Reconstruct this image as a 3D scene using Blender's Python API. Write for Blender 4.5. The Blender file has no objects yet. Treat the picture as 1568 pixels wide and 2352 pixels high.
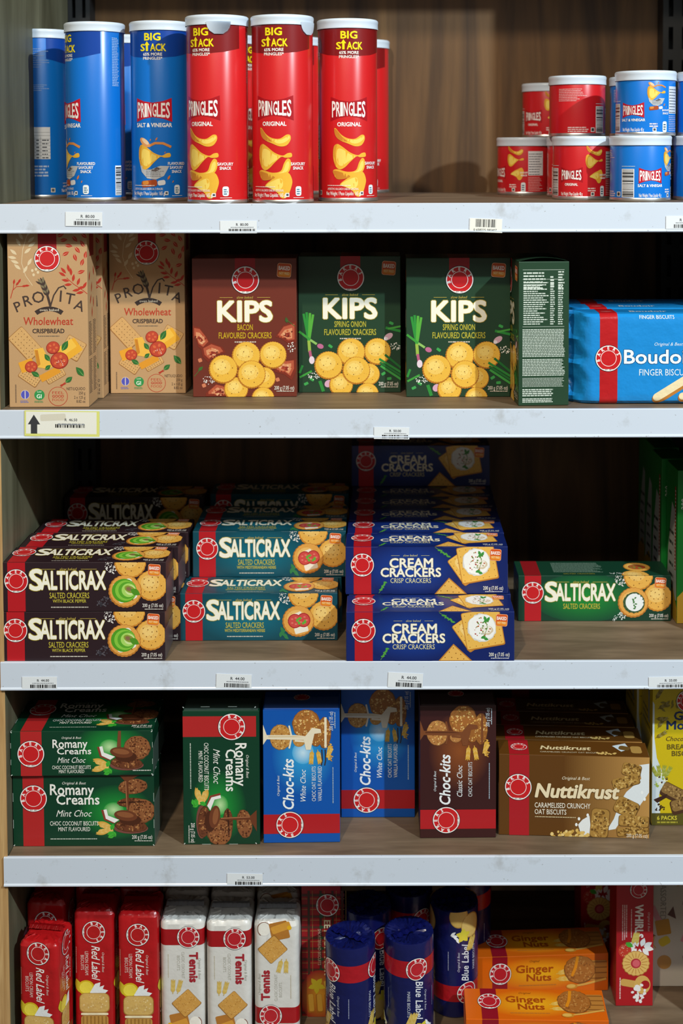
import bpy, bmesh, math, random
from mathutils import Vector, Matrix, Euler
random.seed(7)
S = bpy.context.scene
COL = S.collection

# ------------------------------------------------------------------ camera
FPX, CX, HORIZON, CAM_Z, CAM_D = 3000.0, 860.0, 340.0, 1.55, 1.62
PITCH, ROLL = math.radians(2.8), math.radians(0.14)
CY = HORIZON + FPX * math.tan(PITCH)
cam_d = bpy.data.cameras.new('camera')
cam = bpy.data.objects.new('camera', cam_d)
COL.objects.link(cam)
cam.location = (0, -CAM_D, CAM_Z)
cam.rotation_euler = (Matrix.Rotation(math.pi / 2 - PITCH, 4, 'X') @ Matrix.Rotation(-ROLL, 4, 'Z')).to_euler()
cam_d.sensor_width = 36
cam_d.lens = FPX / 2352 * 36
cam_d.shift_x = (784 - CX) / 2352
cam_d.shift_y = (CY - 1176) / 2352
cam_d.clip_start = 0.05
cam_d.dof.use_dof = True
cam_d.dof.focus_distance = 1.655
cam_d.dof.aperture_fstop = 4.2
S.camera = cam

# ------------------------------------------------------------------ light
S.view_settings.view_transform = 'Standard'
S.view_settings.look = 'None'
S.view_settings.gamma = 1
S.view_settings.use_curve_mapping = False
S.view_settings.exposure = 0.0
S.render.film_transparent = False
w = bpy.data.worlds.new('shop_air')
S.world = w
w.use_nodes = True
w.node_tree.nodes['Background'].inputs[0].default_value = (1.0, 0.95, 0.87, 1)
w.node_tree.nodes['Background'].inputs[1].default_value = 0.17

def lamp(name, loc, aim, size, watts, col, sy=None):
    l = bpy.data.lights.new(name, 'AREA')
    l.shape = 'RECTANGLE' if sy else 'DISK'
    l.size = size
    if sy: l.size_y = sy
    l.energy = watts
    l.color = col
    o = bpy.data.objects.new(name, l)
    COL.objects.link(o)
    o.location = loc
    o.rotation_euler = (Vector(aim) - Vector(loc)).to_track_quat('-Z', 'Y').to_euler()
    return o
lamp('ceiling_spot_cool', (2.03, -2.20, 3.15), (0, 0.1, 1.1), 0.07, 118, (0.80, 0.93, 1.0))
lamp('ceiling_spot_warm', (-0.55, -1.90, 3.15), (0, 0.1, 1.0), 0.10, 40, (1.0, 0.86, 0.66))
lamp('ceiling_panel', (0.2, -2.6, 3.2), (0, 0, 1.0), 1.2, 16, (0.86, 0.95, 1.0), 0.6)

# ------------------------------------------------------------------ pixel -> place
_R3 = cam.rotation_euler.to_matrix()
def ray(px, py):
    return (_R3 @ Vector((px - CX, -(py - CY), -FPX))).normalized()
def at_y(px, py, Y):
    d = ray(px, py); t = (Y + CAM_D) / d.y
    return Vector((d.x * t, Y, CAM_Z + d.z * t))
def at_z(px, py, Z):
    d = ray(px, py); t = (Z - CAM_Z) / d.z
    return Vector((d.x * t, -CAM_D + d.y * t, Z))

# ------------------------------------------------------------------ materials
def lin(h):
    if isinstance(h, tuple): return h
    h = h.lstrip('#')
    c = [int(h[i:i + 2], 16) / 255 for i in (0, 2, 4)]
    return tuple((x / 12.92 if x <= .04045 else ((x + .055) / 1.055) ** 2.4) for x in c)

def base_mat(name, rough, spec=0.5, coat=0.0, metal=0.0):
    m = bpy.data.materials.new(name); m.use_nodes = True
    b = m.node_tree.nodes['Principled BSDF']
    b.inputs['Roughness'].default_value = rough
    b.inputs['Specular IOR Level'].default_value = spec
    b.inputs['Coat Weight'].default_value = coat
    b.inputs['Coat Roughness'].default_value = 0.15
    b.inputs['Metallic'].default_value = metal
    return m, m.node_tree.nodes, m.node_tree.links, b

def print_mat(name, rough, coat=0.0, bump=0.0, bscale=60, metal=0.0, grain=0.06, spec=0.4):
    m, N, L, b = base_mat(name, rough, spec, coat, metal)
    a = N.new('ShaderNodeAttribute'); a.attribute_name = 'Col'
    tc = N.new('ShaderNodeTexCoord')
    n = N.new('ShaderNodeTexNoise'); n.inputs['Scale'].default_value = 900; n.inputs['Detail'].default_value = 2
    L.new(tc.outputs['Object'], n.inputs['Vector'])
    mr = N.new('ShaderNodeMapRange'); mr.inputs['To Min'].default_value = 1 - grain; mr.inputs['To Max'].default_value = 1 + grain
    L.new(n.outputs['Fac'], mr.inputs['Value'])
    mx = N.new('ShaderNodeVectorMath'); mx.operation = 'SCALE'
    L.new(a.outputs['Color'], mx.inputs[0]); L.new(mr.outputs['Result'], mx.inputs['Scale'])
    L.new(mx.outputs[0], b.inputs['Base Color'])
    if bump:
        n2 = N.new('ShaderNodeTexNoise'); n2.inputs['Scale'].default_value = bscale; n2.inputs['Detail'].default_value = 3
        L.new(tc.outputs['Object'], n2.inputs['Vector'])
        bp = N.new('ShaderNodeBump'); bp.inputs['Strength'].default_value = bump; bp.inputs['Distance'].default_value = 0.004
        L.new(n2.outputs['Fac'], bp.inputs['Height']); L.new(bp.outputs['Normal'], b.inputs['Normal'])
    return m
M_CARD = print_mat('printed_carton', 0.38, 0.12)
M_CAN = print_mat('printed_can_paper', 0.30, 0.25)
M_KRAFT = print_mat('uncoated_kraft_carton', 0.6)
M_FOIL = print_mat('printed_film_wrapper', 0.26, 0.25, 0.5, 45)
M_FILM = print_mat('printed_white_film', 0.32, 0.2, 0.35, 40)
M_TAG = print_mat('paper_label', 0.5)
m, N_, L_, b_ = base_mat('lid_plastic', 0.3); b_.inputs['Base Color'].default_value = (0.62, 0.70, 0.79, 1)
b_.inputs['Subsurface Weight'].default_value = 0.15; b_.inputs['Subsurface Radius'].default_value = (.002, .002, .002)
n_ = N_.new('ShaderNodeTexNoise'); n_.inputs['Scale'].default_value = 40
r_ = N_.new('ShaderNodeMapRange'); r_.inputs['To Min'].default_value = .22; r_.inputs['To Max'].default_value = .4
L_.new(n_.outputs['Fac'], r_.inputs['Value']); L_.new(r_.outputs['Result'], b_.inputs['Roughness'])
M_LID = m
m, N_, L_, b_ = base_mat('tin_rim', 0.32, metal=0.9); b_.inputs['Base Color'].default_value = (0.62, 0.6, 0.57, 1)
n_ = N_.new('ShaderNodeTexNoise'); n_.inputs['Scale'].default_value = 80
r_ = N_.new('ShaderNodeMapRange'); r_.inputs['To Min'].default_value = .25; r_.inputs['To Max'].default_value = .45
L_.new(n_.outputs['Fac'], r_.inputs['Value']); L_.new(r_.outputs['Result'], b_.inputs['Roughness'])
M_TIN = m

def wood_mat(name, dark, light, stretch, scale, rough=0.55):
    m, N, L, b = base_mat(name, rough, 0.35)
    tc = N.new('ShaderNodeTexCoord'); mp = N.new('ShaderNodeMapping'); mp.inputs['Scale'].default_value = stretch
    L.new(tc.outputs['Object'], mp.inputs['Vector'])
    n = N.new('ShaderNodeTexNoise'); n.inputs['Scale'].default_value = scale; n.inputs['Detail'].default_value = 6; n.inputs['Distortion'].default_value = 1.2
    L.new(mp.outputs[0], n.inputs['Vector'])
    r = N.new('ShaderNodeValToRGB'); r.color_ramp.elements[0].position = .32; r.color_ramp.elements[1].position = .72
    r.color_ramp.elements[0].color = (*lin(dark), 1); r.color_ramp.elements[1].color = (*lin(light), 1)
    L.new(n.outputs['Fac'], r.inputs['Fac'])
    n3 = N.new('ShaderNodeTexNoise'); n3.inputs['Scale'].default_value = scale * 7; n3.inputs['Detail'].default_value = 4
    L.new(mp.outputs[0], n3.inputs['Vector'])
    mr = N.new('ShaderNodeMapRange'); mr.inputs['To Min'].default_value = .75; mr.inputs['To Max'].default_value = 1.2
    L.new(n3.outputs['Fac'], mr.inputs['Value'])
    mx = N.new('ShaderNodeVectorMath'); mx.operation = 'SCALE'
    L.new(r.outputs['Color'], mx.inputs[0]); L.new(mr.outputs['Result'], mx.inputs['Scale'])
    L.new(mx.outputs[0], b.inputs['Base Color'])
    bp = N.new('ShaderNodeBump'); bp.inputs['Strength'].default_value = .12; bp.inputs['Distance'].default_value = .002
    L.new(n3.outputs['Fac'], bp.inputs['Height']); L.new(bp.outputs['Normal'], b.inputs['Normal'])
    return m
M_PLY = wood_mat('stained_plywood', '#3a2614', '#74532f', (5, 5, .55), 3.2)
M_SIDE = wood_mat('grey_green_panel', '#4d4a36', '#77745c', (4, 4, .6), 3.0)
M_EDGE = wood_mat('bare_plywood_edge', '#a9804f', '#cfab76', (30, 3, 1), 4.0)
M_BOARD = wood_mat('brown_shelf_board', '#5d4c3a', '#85715a', (.8, 5, 3), 5.0)
M_FLOOR = wood_mat('concrete_floor', '#4a4844', '#6b6862', (1, 1, 1), 3.0, 0.7)

m, N_, L_, b_ = base_mat('white_price_rail', 0.30, 0.5)
tc = N_.new('ShaderNodeTexCoord')
n1 = N_.new('ShaderNodeTexNoise'); n1.inputs['Scale'].default_value = 9; n1.inputs['Detail'].default_value = 9; n1.inputs['Roughness'].default_value = .7
L_.new(tc.outputs['Object'], n1.inputs['Vector'])
rp = N_.new('ShaderNodeValToRGB')
rp.color_ramp.elements[0].position = .57; rp.color_ramp.elements[0].color = (0.60, 0.66, 0.75, 1)
rp.color_ramp.elements[1].position = .74; rp.color_ramp.elements[1].color = (0.36, 0.36, 0.35, 1)
L_.new(n1.outputs['Fac'], rp.inputs['Fac'])
n2 = N_.new('ShaderNodeTexNoise'); n2.inputs['Scale'].default_value = 220; n2.inputs['Detail'].default_value = 1
L_.new(tc.outputs['Object'], n2.inputs['Vector'])
r2 = N_.new('ShaderNodeValToRGB'); r2.color_ramp.elements[0].position = .73; r2.color_ramp.elements[0].color = (0, 0, 0, 1)
r2.color_ramp.elements[1].position = .78; r2.color_ramp.elements[1].color = (.5, .5, .5, 1)
L_.new(n2.outputs['Fac'], r2.inputs['Fac'])
mx = N_.new('ShaderNodeMixRGB'); mx.inputs['Color2'].default_value = (.22, .2, .17, 1)
L_.new(rp.outputs['Color'], mx.inputs['Color1']); L_.new(r2.outputs['Color'], mx.inputs['Fac'])
L_.new(mx.outputs[0], b_.inputs['Base Color'])
M_RAIL = m
m, N_, L_, b_ = base_mat('black_steel', 0.45, 0.4); b_.inputs['Base Color'].default_value = (0.012, 0.013, 0.014, 1)
n_ = N_.new('ShaderNodeTexNoise'); n_.inputs['Scale'].default_value = 60
r_ = N_.new('ShaderNodeMapRange'); r_.inputs['To Min'].default_value = .38; r_.inputs['To Max'].default_value = .55
L_.new(n_.outputs['Fac'], r_.inputs['Value']); L_.new(r_.outputs['Result'], b_.inputs['Roughness'])
M_STEEL = m

# ------------------------------------------------------------------ mesh helpers
def mesh_from(name, verts, faces, cols, mat, smooth=False):
    me = bpy.data.meshes.new(name)
    me.from_pydata([tuple(v) for v in verts], [], faces)
    me.materials.append(mat)
    if cols is not None:
        at = me.color_attributes.new('Col', 'FLOAT_COLOR', 'CORNER')
        buf = []
        for p in me.polygons:
            c = cols[p.index]
            for _ in range(p.loop_total): buf += [c[0], c[1], c[2], 1.0]
        at.data.foreach_set('color', buf)
    if smooth:
        for p in me.polygons: p.use_smooth = True
    me.update()
    return me

def bm_mesh(name, bm, mat, col=None, smooth_angle=None):
    me = bpy.data.meshes.new(name)
    bmesh.ops.recalc_face_normals(bm, faces=bm.faces[:])
    bm.to_mesh(me); bm.free()
    me.materials.append(mat)
    if col is not None:
        c = lin(col)
        at = me.color_attributes.new('Col', 'FLOAT_COLOR', 'CORNER')
        at.data.foreach_set('color', [c[0], c[1], c[2], 1.0] * len(me.loops))
    if smooth_angle:
        for p in me.polygons: p.use_smooth = True
        me.set_sharp_from_angle(angle=math.radians(smooth_angle))
    return me

def box_bm(x0, x1, y0, y1, z0, z1, bev=0.0, seg=2, bm=None):
    bm = bm or bmesh.new()
    vs = [bm.verts.new(p) for p in ((x0, y0, z0), (x1, y0, z0), (x1, y1, z0), (x0, y1, z0), (x0, y0, z1), (x1, y0, z1), (x1, y1, z1), (x0, y1, z1))]
    fs = [bm.faces.new([vs[i] for i in q]) for q in ((0, 3, 2, 1), (4, 5, 6, 7), (0, 1, 5, 4), (1, 2, 6, 5), (2, 3, 7, 6), (3, 0, 4, 7))]
    if bev:
        es = list({e for f in fs for e in f.edges})
        bmesh.ops.bevel(bm, geom=es, offset=bev, segments=seg, affect='EDGES', profile=.5)
    return bm

def lathe_bm(prof, n=64, bm=None):
    bm = bm or bmesh.new()
    rings = []
    for r, z in prof:
        rings.append([bm.verts.new((r * math.cos(2 * math.pi * i / n), r * math.sin(2 * math.pi * i / n), z)) for i in range(n)] if r > 1e-6 else [bm.verts.new((0, 0, z))])
    for a, b in zip(rings, rings[1:]):
        for i in range(n):
            j = (i + 1) % n
            q = ([a[0]] if len(a) == 1 else [a[i], a[j]]) + ([b[0]] if len(b) == 1 else [b[j], b[i]])
            if len(set(q)) > 2: bm.faces.new(q)
    return bm

def obj(name, me, parent=None):
    o = bpy.data.objects.new(name, me); COL.objects.link(o)
    if parent: o.parent = parent
    return o
def tag(o, label, cat=None, group=None, kind=None):
    o['label'] = label
    if cat: o['category'] = cat
    if group: o['group'] = group
    if kind: o['kind'] = kind
    return o
def thing(name, label, cat, loc, rz=0.0, group=None):
    o = bpy.data.objects.new(name, None); COL.objects.link(o)
    o.empty_display_size = .02
    o.location = loc; o.rotation_euler = (0, 0, rz)
    return tag(o, label, cat, group)
def structure(name, me, label=None):
    o = obj(name, me); o['kind'] = 'structure'
    if label: o['label'] = label
    return o

# ------------------------------------------------------------------ lettering
_fc = {}
def glyphs(s, bold=0.0, shear=0.0, res=2):
    k = (s, round(bold, 3), round(shear, 2), res)
    if k in _fc: return _fc[k]
    c = bpy.data.curves.new('t', 'FONT'); c.body = s; c.size = 1; c.offset = bold; c.shear = shear
    c.resolution_u = res; c.fill_mode = 'FRONT'
    o = bpy.data.objects.new('t', c); COL.objects.link(o)
    dg = bpy.context.evaluated_depsgraph_get()
    me = bpy.data.meshes.new_from_object(o.evaluated_get(dg))
    v = [(p.co.x, p.co.y) for p in me.vertices]; f = [tuple(p.vertices) for p in me.polygons]
    bpy.data.objects.remove(o); bpy.data.curves.remove(c); bpy.data.meshes.remove(me)
    _fc[k] = (v, f)
    return _fc[k]
_cap = max(y for x, y in glyphs('H')[0])

# ------------------------------------------------------------------ printed art (millimetres, y up, origin bottom left)
def mixc(a, b, t):
    a, b = lin(a), lin(b)
    return tuple(x + (y - x) * t for x, y in zip(a, b))

class Art:
    def __init__(s, W, H):
        s.W, s.H, s.items, s.part, s.L = W, H, [], 'body', 1
        s.ne, s.seen = 0, {}
    def add(s, v, f, c, L=None):
        L = s.L if L is None else L
        k = round(L, 2); n = s.seen.get(k, 0); s.seen[k] = n + 1      # no two printed shapes share one plane
        s.items.append((s.part, list(v), f, lin(c), L + .006 * (n % 40)))
    def poly(s, pts, c, L=None):
        s.add(pts, [tuple(range(len(pts)))], c, L)
    def rect(s, x0, y0, x1, y1, c, L=None):
        s.poly([(x0, y0), (x1, y0), (x1, y1), (x0, y1)], c, L)
    def quad(s, cx, cy, w, h, a, c, L=None, r=0.0):
        ca, sa = math.cos(math.radians(a)), math.sin(math.radians(a))
        pts = []
        if r:
            for qx, qy, b0 in ((1, 1, 0), (-1, 1, 90), (-1, -1, 180), (1, -1, 270)):
                for k in range(5):
                    t = math.radians(b0 + k * 22.5)
                    pts.append((qx * (w / 2 - r) + r * math.cos(t), qy * (h / 2 - r) + r * math.sin(t)))
        else: pts = [(-w / 2, -h / 2), (w / 2, -h / 2), (w / 2, h / 2), (-w / 2, h / 2)]
        s.clip([(cx + x * ca - y * sa, cy + x * sa + y * ca) for x, y in pts], c, L)
    def ell(s, cx, cy, rx, ry, c, L=None, rot=0, n=28, sc=0, sca=.035, jit=0):
        ca, sa = math.cos(math.radians(rot)), math.sin(math.radians(rot)); P = []
        if sc: n = sc * 6
        for i in range(n):
            t = 2 * math.pi * i / n
            k = 1 + (sca * abs(math.sin(t * sc / 2)) if sc else 0) + (random.uniform(-jit, jit) if jit else 0)
            x, y = rx * k * math.cos(t), ry * k * math.sin(t)
            P.append((cx + x * ca - y * sa, cy + x * sa + y * ca))
        s.clip(P, c, L)
    def clip(s, P, c, L=None):
        for ax, lim, sg in ((0, .15, 1), (0, s.W - .15, -1), (1, .15, 1), (1, s.H - .15, -1)):
            Q = []
            for i in range(len(P)):
                a, b = P[i - 1], P[i]
                da, db = (a[ax] - lim) * sg, (b[ax] - lim) * sg
                if (da < 0) != (db < 0):
                    t = da / (da - db)
                    Q.append((a[0] + (b[0] - a[0]) * t, a[1] + (b[1] - a[1]) * t))
                if db >= 0: Q.append(b)
            P = Q
            if len(P) < 3: return
        s.poly(P, c, L)
    def blob(s, P, c, L=None, n=4):
        Q = []; m = len(P)
        for i in range(m):
            a, b, d, e = P[i - 1], P[i], P[(i + 1) % m], P[(i + 2) % m]
            for k in range(n):
                t = k / n
                Q.append(tuple(.5 * (2 * b[j] + (d[j] - a[j]) * t + (2 * a[j] - 5 * b[j] + 4 * d[j] - e[j]) * t * t + (3 * b[j] - a[j] - 3 * d[j] + e[j]) * t ** 3) for j in (0, 1)))
        s.clip(Q, c, L)
    def glow(s, cx, cy, rx, ry, c0, c1, L=None, n=20, rot=0):
        L = s.L if L is None else L
        for i in range(n):
            k = 1 - i / n
            s.ell(cx, cy, rx * k, ry * k, mixc(c0, c1, (i + 1) / n), L + i * .05, rot=rot)
    def text(s, t, x, y, h, c, w=None, sx=1.0, bold=0.0, shear=0.0, al='C', rot=0, L=None, out=None, outw=.03, res=2):
        if out:
            s._t(t, x, y, h, out, w, sx, bold + outw, shear, al, rot, (s.L if L is None else L), res, bold)
            s._t(t, x, y, h, c, w, sx, bold, shear, al, rot, (s.L if L is None else L) + 1, res, bold)
        else: s._t(t, x, y, h, c, w, sx, bold, shear, al, rot, L, res, bold)
    def _t(s, t, x, y, h, c, w, sx, bold, shear, al, rot, L, res, ref):
        rv, _ = glyphs(t, 0.0, shear, res)
        if not rv: return
        x0, x1 = min(p[0] for p in rv), max(p[0] for p in rv)
        k = h / _cap
        kx = (w / (x1 - x0)) if w else k * sx
        ox = {'C': (x0 + x1) / 2, 'L': x0, 'R': x1}[al]
        v, f = glyphs(t, 0.0, shear, res)
        ca, sa = math.cos(math.radians(rot)), math.sin(math.radians(rot))
        r = bold * k                      # heavier strokes: the same outline printed again, nudged a hair each way
        n = 1 if r < .02 else (4 if h < 9 else 8)
        for i in range(n):
            dx, dy = (0, 0) if n == 1 else (r * min(1, kx / k) * math.cos(math.pi * (2 * i + 1) / n), r * math.sin(math.pi * (2 * i + 1) / n))
            P = []
            for px, py in v:
                a, b = (px - ox) * kx + dx, py * k + dy
                P.append((x + a * ca - b * sa, y + a * sa + b * ca))
            s.add(P, f, c, L)
    def arc(s, t, cx, cy, r, a0, a1, h, c, bold=.02, sx=1.0, L=None, taper=0):
        n = len(t)
        for i, ch in enumerate(t):
            a = a0 + (a1 - a0) * i / (n - 1); q = math.radians(a)
            hh = h * (1 + taper * abs(2 * i / (n - 1) - 1))
            s.text(ch, cx + r * math.cos(q), cy + r * math.sin(q), hh, c, sx=sx, bold=bold, rot=a - 90, L=L)
    def tiny(s, x0, x1, y, h, c, L=None, seed=0):
        rnd = random.Random(int(x0 * 31 + y * 17 + seed)); x = x0
        while x < x1 - .4:
            wd = min(rnd.uniform(1.2, 4.0) * h, x1 - x)
            s.rect(x, y, x + wd, y + h, c, L); x += wd + .45 * h
    def block(s, x0, y0, x1, y1, n, c, fill=.5, ragged=.3, L=None):
        p = (y1 - y0) / n; rnd = random.Random(int(x0 * 7 + y1))
        for i in range(n):
            y = y1 - (i + 1) * p
            s.tiny(x0, x1 - (x1 - x0) * ragged * rnd.random(), y, p * fill, c, L, seed=i)
    def barcode(s, x0, y0, x1, y1, vert=True, c='#141414', L=None):
        rnd = random.Random(int(x0 * 13 + y0)); a, e = (x0, x1) if vert else (y0, y1); k = (e - a) / 60
        while a < e:
            wd = rnd.choice((1, 1, 2, 3)) * k
            if a + wd > e: break
            if vert: s.rect(a, y0, a + wd, y1, c, L)
            else: s.rect(x0, a, x1, a + wd, c, L)
            a += wd + rnd.choice((1, 1, 2)) * k
    # -------- recurring printed pieces
    def emblem(s, cx, cy, r, red='#c81e22', sq=1.0, line=True):
        p, s.part = s.part, 'emblem' + ('' if not s.ne else '#%d' % s.ne); s.ne += 1
        s.ell(cx, cy, r, r * sq, '#22222a', 5, n=48)
        s.ell(cx, cy, r * .965, r * .965 * sq, '#f2efe9', 5.4, n=48)
        s.ell(cx, cy, r * .90, r * .90 * sq, red, 5.8, n=48)
        if sq > .8:
            s.arc('BAKERS', cx, cy, r * .66, 192, 24, r * .235, '#f5f3ef', .035, .92, 7)
        s.ell(cx, cy, r * .60, r * .60 * sq, '#f2efe9', 6.2, n=40)
        s.ell(cx, cy, r * .56, r * .56 * sq, red, 6.6, n=40)
        P = [(cx + r * .965 * math.cos(math.radians(a)), cy + r * .965 * sq * math.sin(math.radians(a))) for a in range(236, 305, 6)]
        s.poly(P, '#f2efe9', 7)
        if sq > .8: s.text('EST. 1851', cx, cy - r * .90, r * .085, '#2a2a30', w=r * .5, bold=.02, L=7.6)
        s.part = p
    def badge(s, x0, y0, x1, y1):
        p, s.part = s.part, 'baked_badge'
        cx, cy, w_, h_ = (x0 + x1) / 2, (y0 + y1) / 2, x1 - x0, y1 - y0
        s.quad(cx, cy, w_, h_, -4, '#f3b184', 6.5, r=w_ * .16)
        s.quad(cx, cy, w_ * .93, h_ * .93, -4, '#d5541c', 6.9, r=w_ * .15)
        s.quad(cx, cy - h_ * .26, w_ * .86, h_ * .34, -4, '#e88a1e', 7.2, r=w_ * .1)
        s.text('BAKED', cx, cy + h_ * .02, h_ * .27, '#fbf4ea', w=w_ * .8, bold=.03, rot=-4, L=7.6)
        s.text('NOT FRIED', cx, cy - h_ * .30, h_ * .17, '#f6d9a0', w=w_ * .72, bold=.02, rot=-4, L=7.6)
        s.part = p
    def slow(s, cx, y, h, half, c='#c9b04e'):
        s.text('slow baked', cx, y, h, c, shear=.25, L=4)
        s.rect(cx - half, y + h * .35, cx - h * 5, y + h * .5, c, 4); s.rect(cx + h * 5, y + h * .35, cx + half, y + h * .5, c, 4)
    def cracker(s, cx, cy, r, L, sc=22, base='#e8ae4e', edge='#c9822c', hi='#f3cd7c', holes=9, seed=1):
        rnd = random.Random(seed)
        s.ell(cx, cy, r, r, edge, L, sc=sc)
        s.ell(cx + r * .02, cy + r * .04, r * .93, r * .93, base, L + .2, sc=sc)
        s.ell(cx - r * .1, cy + r * .18, r * .62, r * .55, mixc(base, hi, .5), L + .3)
        s.ell(cx - r * .15, cy + r * .25, r * .38, r * .32, mixc(base, hi, .9), L + .4)
        for i in range(holes):
            a = i * 2.4 + seed; d = r * .75 * math.sqrt((i + .5) / holes)
            s.ell(cx + d * math.cos(a), cy + d * math.sin(a), r * .035, r * .045, '#7a4a17', L + .55, n=8)
        for i in range(26):
            a = rnd.uniform(0, 6.28); d = r * .85 * math.sqrt(rnd.random())
            s.ell(cx + d * math.cos(a), cy + d * math.sin(a), r * .03, r * .022, mixc(base, '#b57428', rnd.uniform(.3, .8)), L + .5, n=6)
    def specks(s, cx, cy, rx, ry, n, size, cols, L, seed=0, rot=0):
        rnd = random.Random(seed); ca, sa = math.cos(math.radians(rot)), math.sin(math.radians(rot))
        for i in range(n):
            a, d = rnd.uniform(0, 6.28), math.sqrt(rnd.random())
            x, y = rx * d * math.cos(a), ry * d * math.sin(a)
            k = size * rnd.uniform(.5, 1.2)
            s.ell(cx + x * ca - y * sa, cy + x * sa + y * ca, k, k * .8, rnd.choice(cols), L + .03 * (i % 7), n=7, rot=rnd.uniform(0, 180))
    def crumb(s, cx, cy, rx, ry, base, cols, L, n=70, rot=0, seed=3, size=None):
        s.ell(cx, cy, rx, ry, mixc(base, '#140804', .45), L, rot=rot, jit=.03, n=40)
        s.ell(cx, cy + ry * .03, rx * .95, ry * .95, base, L + .2, rot=rot, jit=.03, n=40)
        s.specks(cx, cy, rx * .88, ry * .88, n, size or rx * .07, cols, L + .35, seed, rot)
    def leaf(s, cx, cy, l, wd, rot, c, L, vein=None):
        P = []
        for i in range(9): t = i / 8; P.append((l * (t - .5), wd * math.sin(math.pi * t) * (1 - .25 * t)))
        for i in range(1, 8): t = 1 - i / 8; P.append((l * (t - .5), -wd * math.sin(math.pi * t) * (1 - .25 * t)))
        ca, sa = math.cos(math.radians(rot)), math.sin(math.radians(rot))
        s.clip([(cx + x * ca - y * sa, cy + x * sa + y * ca) for x, y in P], c, L)
        if vein:
            s.clip([(cx + x * ca - y * sa, cy + x * sa + y * ca) for x, y in ((-l * .45, -.12 * wd), (l * .45, 0), (-l * .45, .12 * wd))], vein, L + .15)
    def stem(s, x0, y0, x1, y1, wd, c, L):
        dx, dy = x1 - x0, y1 - y0; q = math.hypot(dx, dy) or 1; nx, ny = -dy / q * wd / 2, dx / q * wd / 2
        s.clip([(x0 + nx, y0 + ny), (x0 - nx, y0 - ny), (x1 - nx, y1 - ny), (x1 + nx, y1 + ny)], c, L)
    def strip(s, pts, wd, c, L):
        P, Q = [], []
        for i, (x, y) in enumerate(pts):
            a, b = pts[max(0, i - 1)], pts[min(len(pts) - 1, i + 1)]
            dx, dy = b[0] - a[0], b[1] - a[1]; q = math.hypot(dx, dy) or 1
            k = wd / 2 * (wd and 1)
            P.append((x - dy / q * k, y + dx / q * k)); Q.append((x + dy / q * k, y - dx / q * k))
        s.clip(P + Q[::-1], c, L)
    def wheat(s, x, y, l, rot, c, L, n=5):
        ca, sa = math.cos(math.radians(rot)), math.sin(math.radians(rot))
        s.stem(x, y, x + l * ca, y + l * sa, l * .05, c, L)
        for i in range(n):
            t = l * (.25 + .75 * i / n)
            for sg in (-1, 1):
                s.leaf(x + t * ca - sg * l * .08 * sa, y + t * sa + sg * l * .08 * ca, l * .3, l * .065, rot + sg * 22, mixc(c, '#fff2b0', .15 * (i % 2)), L + .1)

    # -------- art -> meshes
    def rotated(s, orient):
        if not orient: return s
        a = Art(s.H, s.W)
        for p, v, f, c, L in s.items:
            nv = [((s.H - q[1], q[0]) if orient == 'ccw' else (q[1], s.W - q[0])) for q in v]
            a.items.append((p, nv, f, c, L))
        return a

LAY = 0.0001
def face_map(face, w, d, h):
    def m(x, y, L):
        o = L * LAY; x *= .001; y *= .001
        if face == 'front': return (x - w / 2, -d / 2 - o, y)
        if face == 'top': return (x - w / 2, -d / 2 + y, h + o)
        if face == 'right': return (w / 2 + o, -d / 2 + x, y)
        return (-w / 2 - o, d / 2 - x, y)
    return m

class Bag:
    """Collects coloured faces by part name."""
    def __init__(s): s.p = {}
    def put(s, part, verts, faces, c):
        V, F, C = s.p.setdefault(part, ([], [], []))
        k = len(V); V += verts
        for f in faces: F.append(tuple(i + k for i in f)); C.append(c)
    def art(s, art, mp):
        for part, v, f, c, L in art.items:
            s.put(part, [mp(x, y, L) for x, y in v], f, c)
    def wrapped(s, art, mp, cuts):
        for part, v, f, c, L in art.items:
            xs = [q[0] for q in v]; lo, hi = min(xs), max(xs)
            cc = [q for q in cuts if lo + .02 < q < hi - .02]
            if cc:
                bm = bmesh.new(); vs = [bm.verts.new((x, y, 0)) for x, y in v]
                for q in f:
                    try: bm.faces.new([vs[i] for i in q])
                    except ValueError: pass
                for q in cc:
                    bmesh.ops.bisect_plane(bm, geom=bm.verts[:] + bm.edges[:] + bm.faces[:], plane_co=(q, 0, 0), plane_no=(1, 0, 0), dist=1e-5)
                bm.verts.index_update()
                v = [(q.co.x, q.co.y) for q in bm.verts]; f = [tuple(q.index for q in g.verts) for g in bm.faces]; bm.free()
            s.put(part, [mp(x, y, L) for x, y in v], f, c)
    def mesh_in(s, part, me_bm, c):
        bm = me_bm; bm.verts.index_update()
        bmesh.ops.recalc_face_normals(bm, faces=bm.faces[:])
        s.put(part, [tuple(q.co) for q in bm.verts], [tuple(q.index for q in g.verts) for g in bm.faces], lin(c)); bm.free()
    def build(s, prefix, mat, rename=None):
        return {k: mesh_from(prefix + '_' + k, *v, mat) for k, v in s.p.items()}

PARTS = {'body': 'carton_body', 'emblem': 'round_emblem', 'title': 'title_lettering', 'food': 'food_picture', 'baked_badge': 'baked_badge'}

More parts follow.
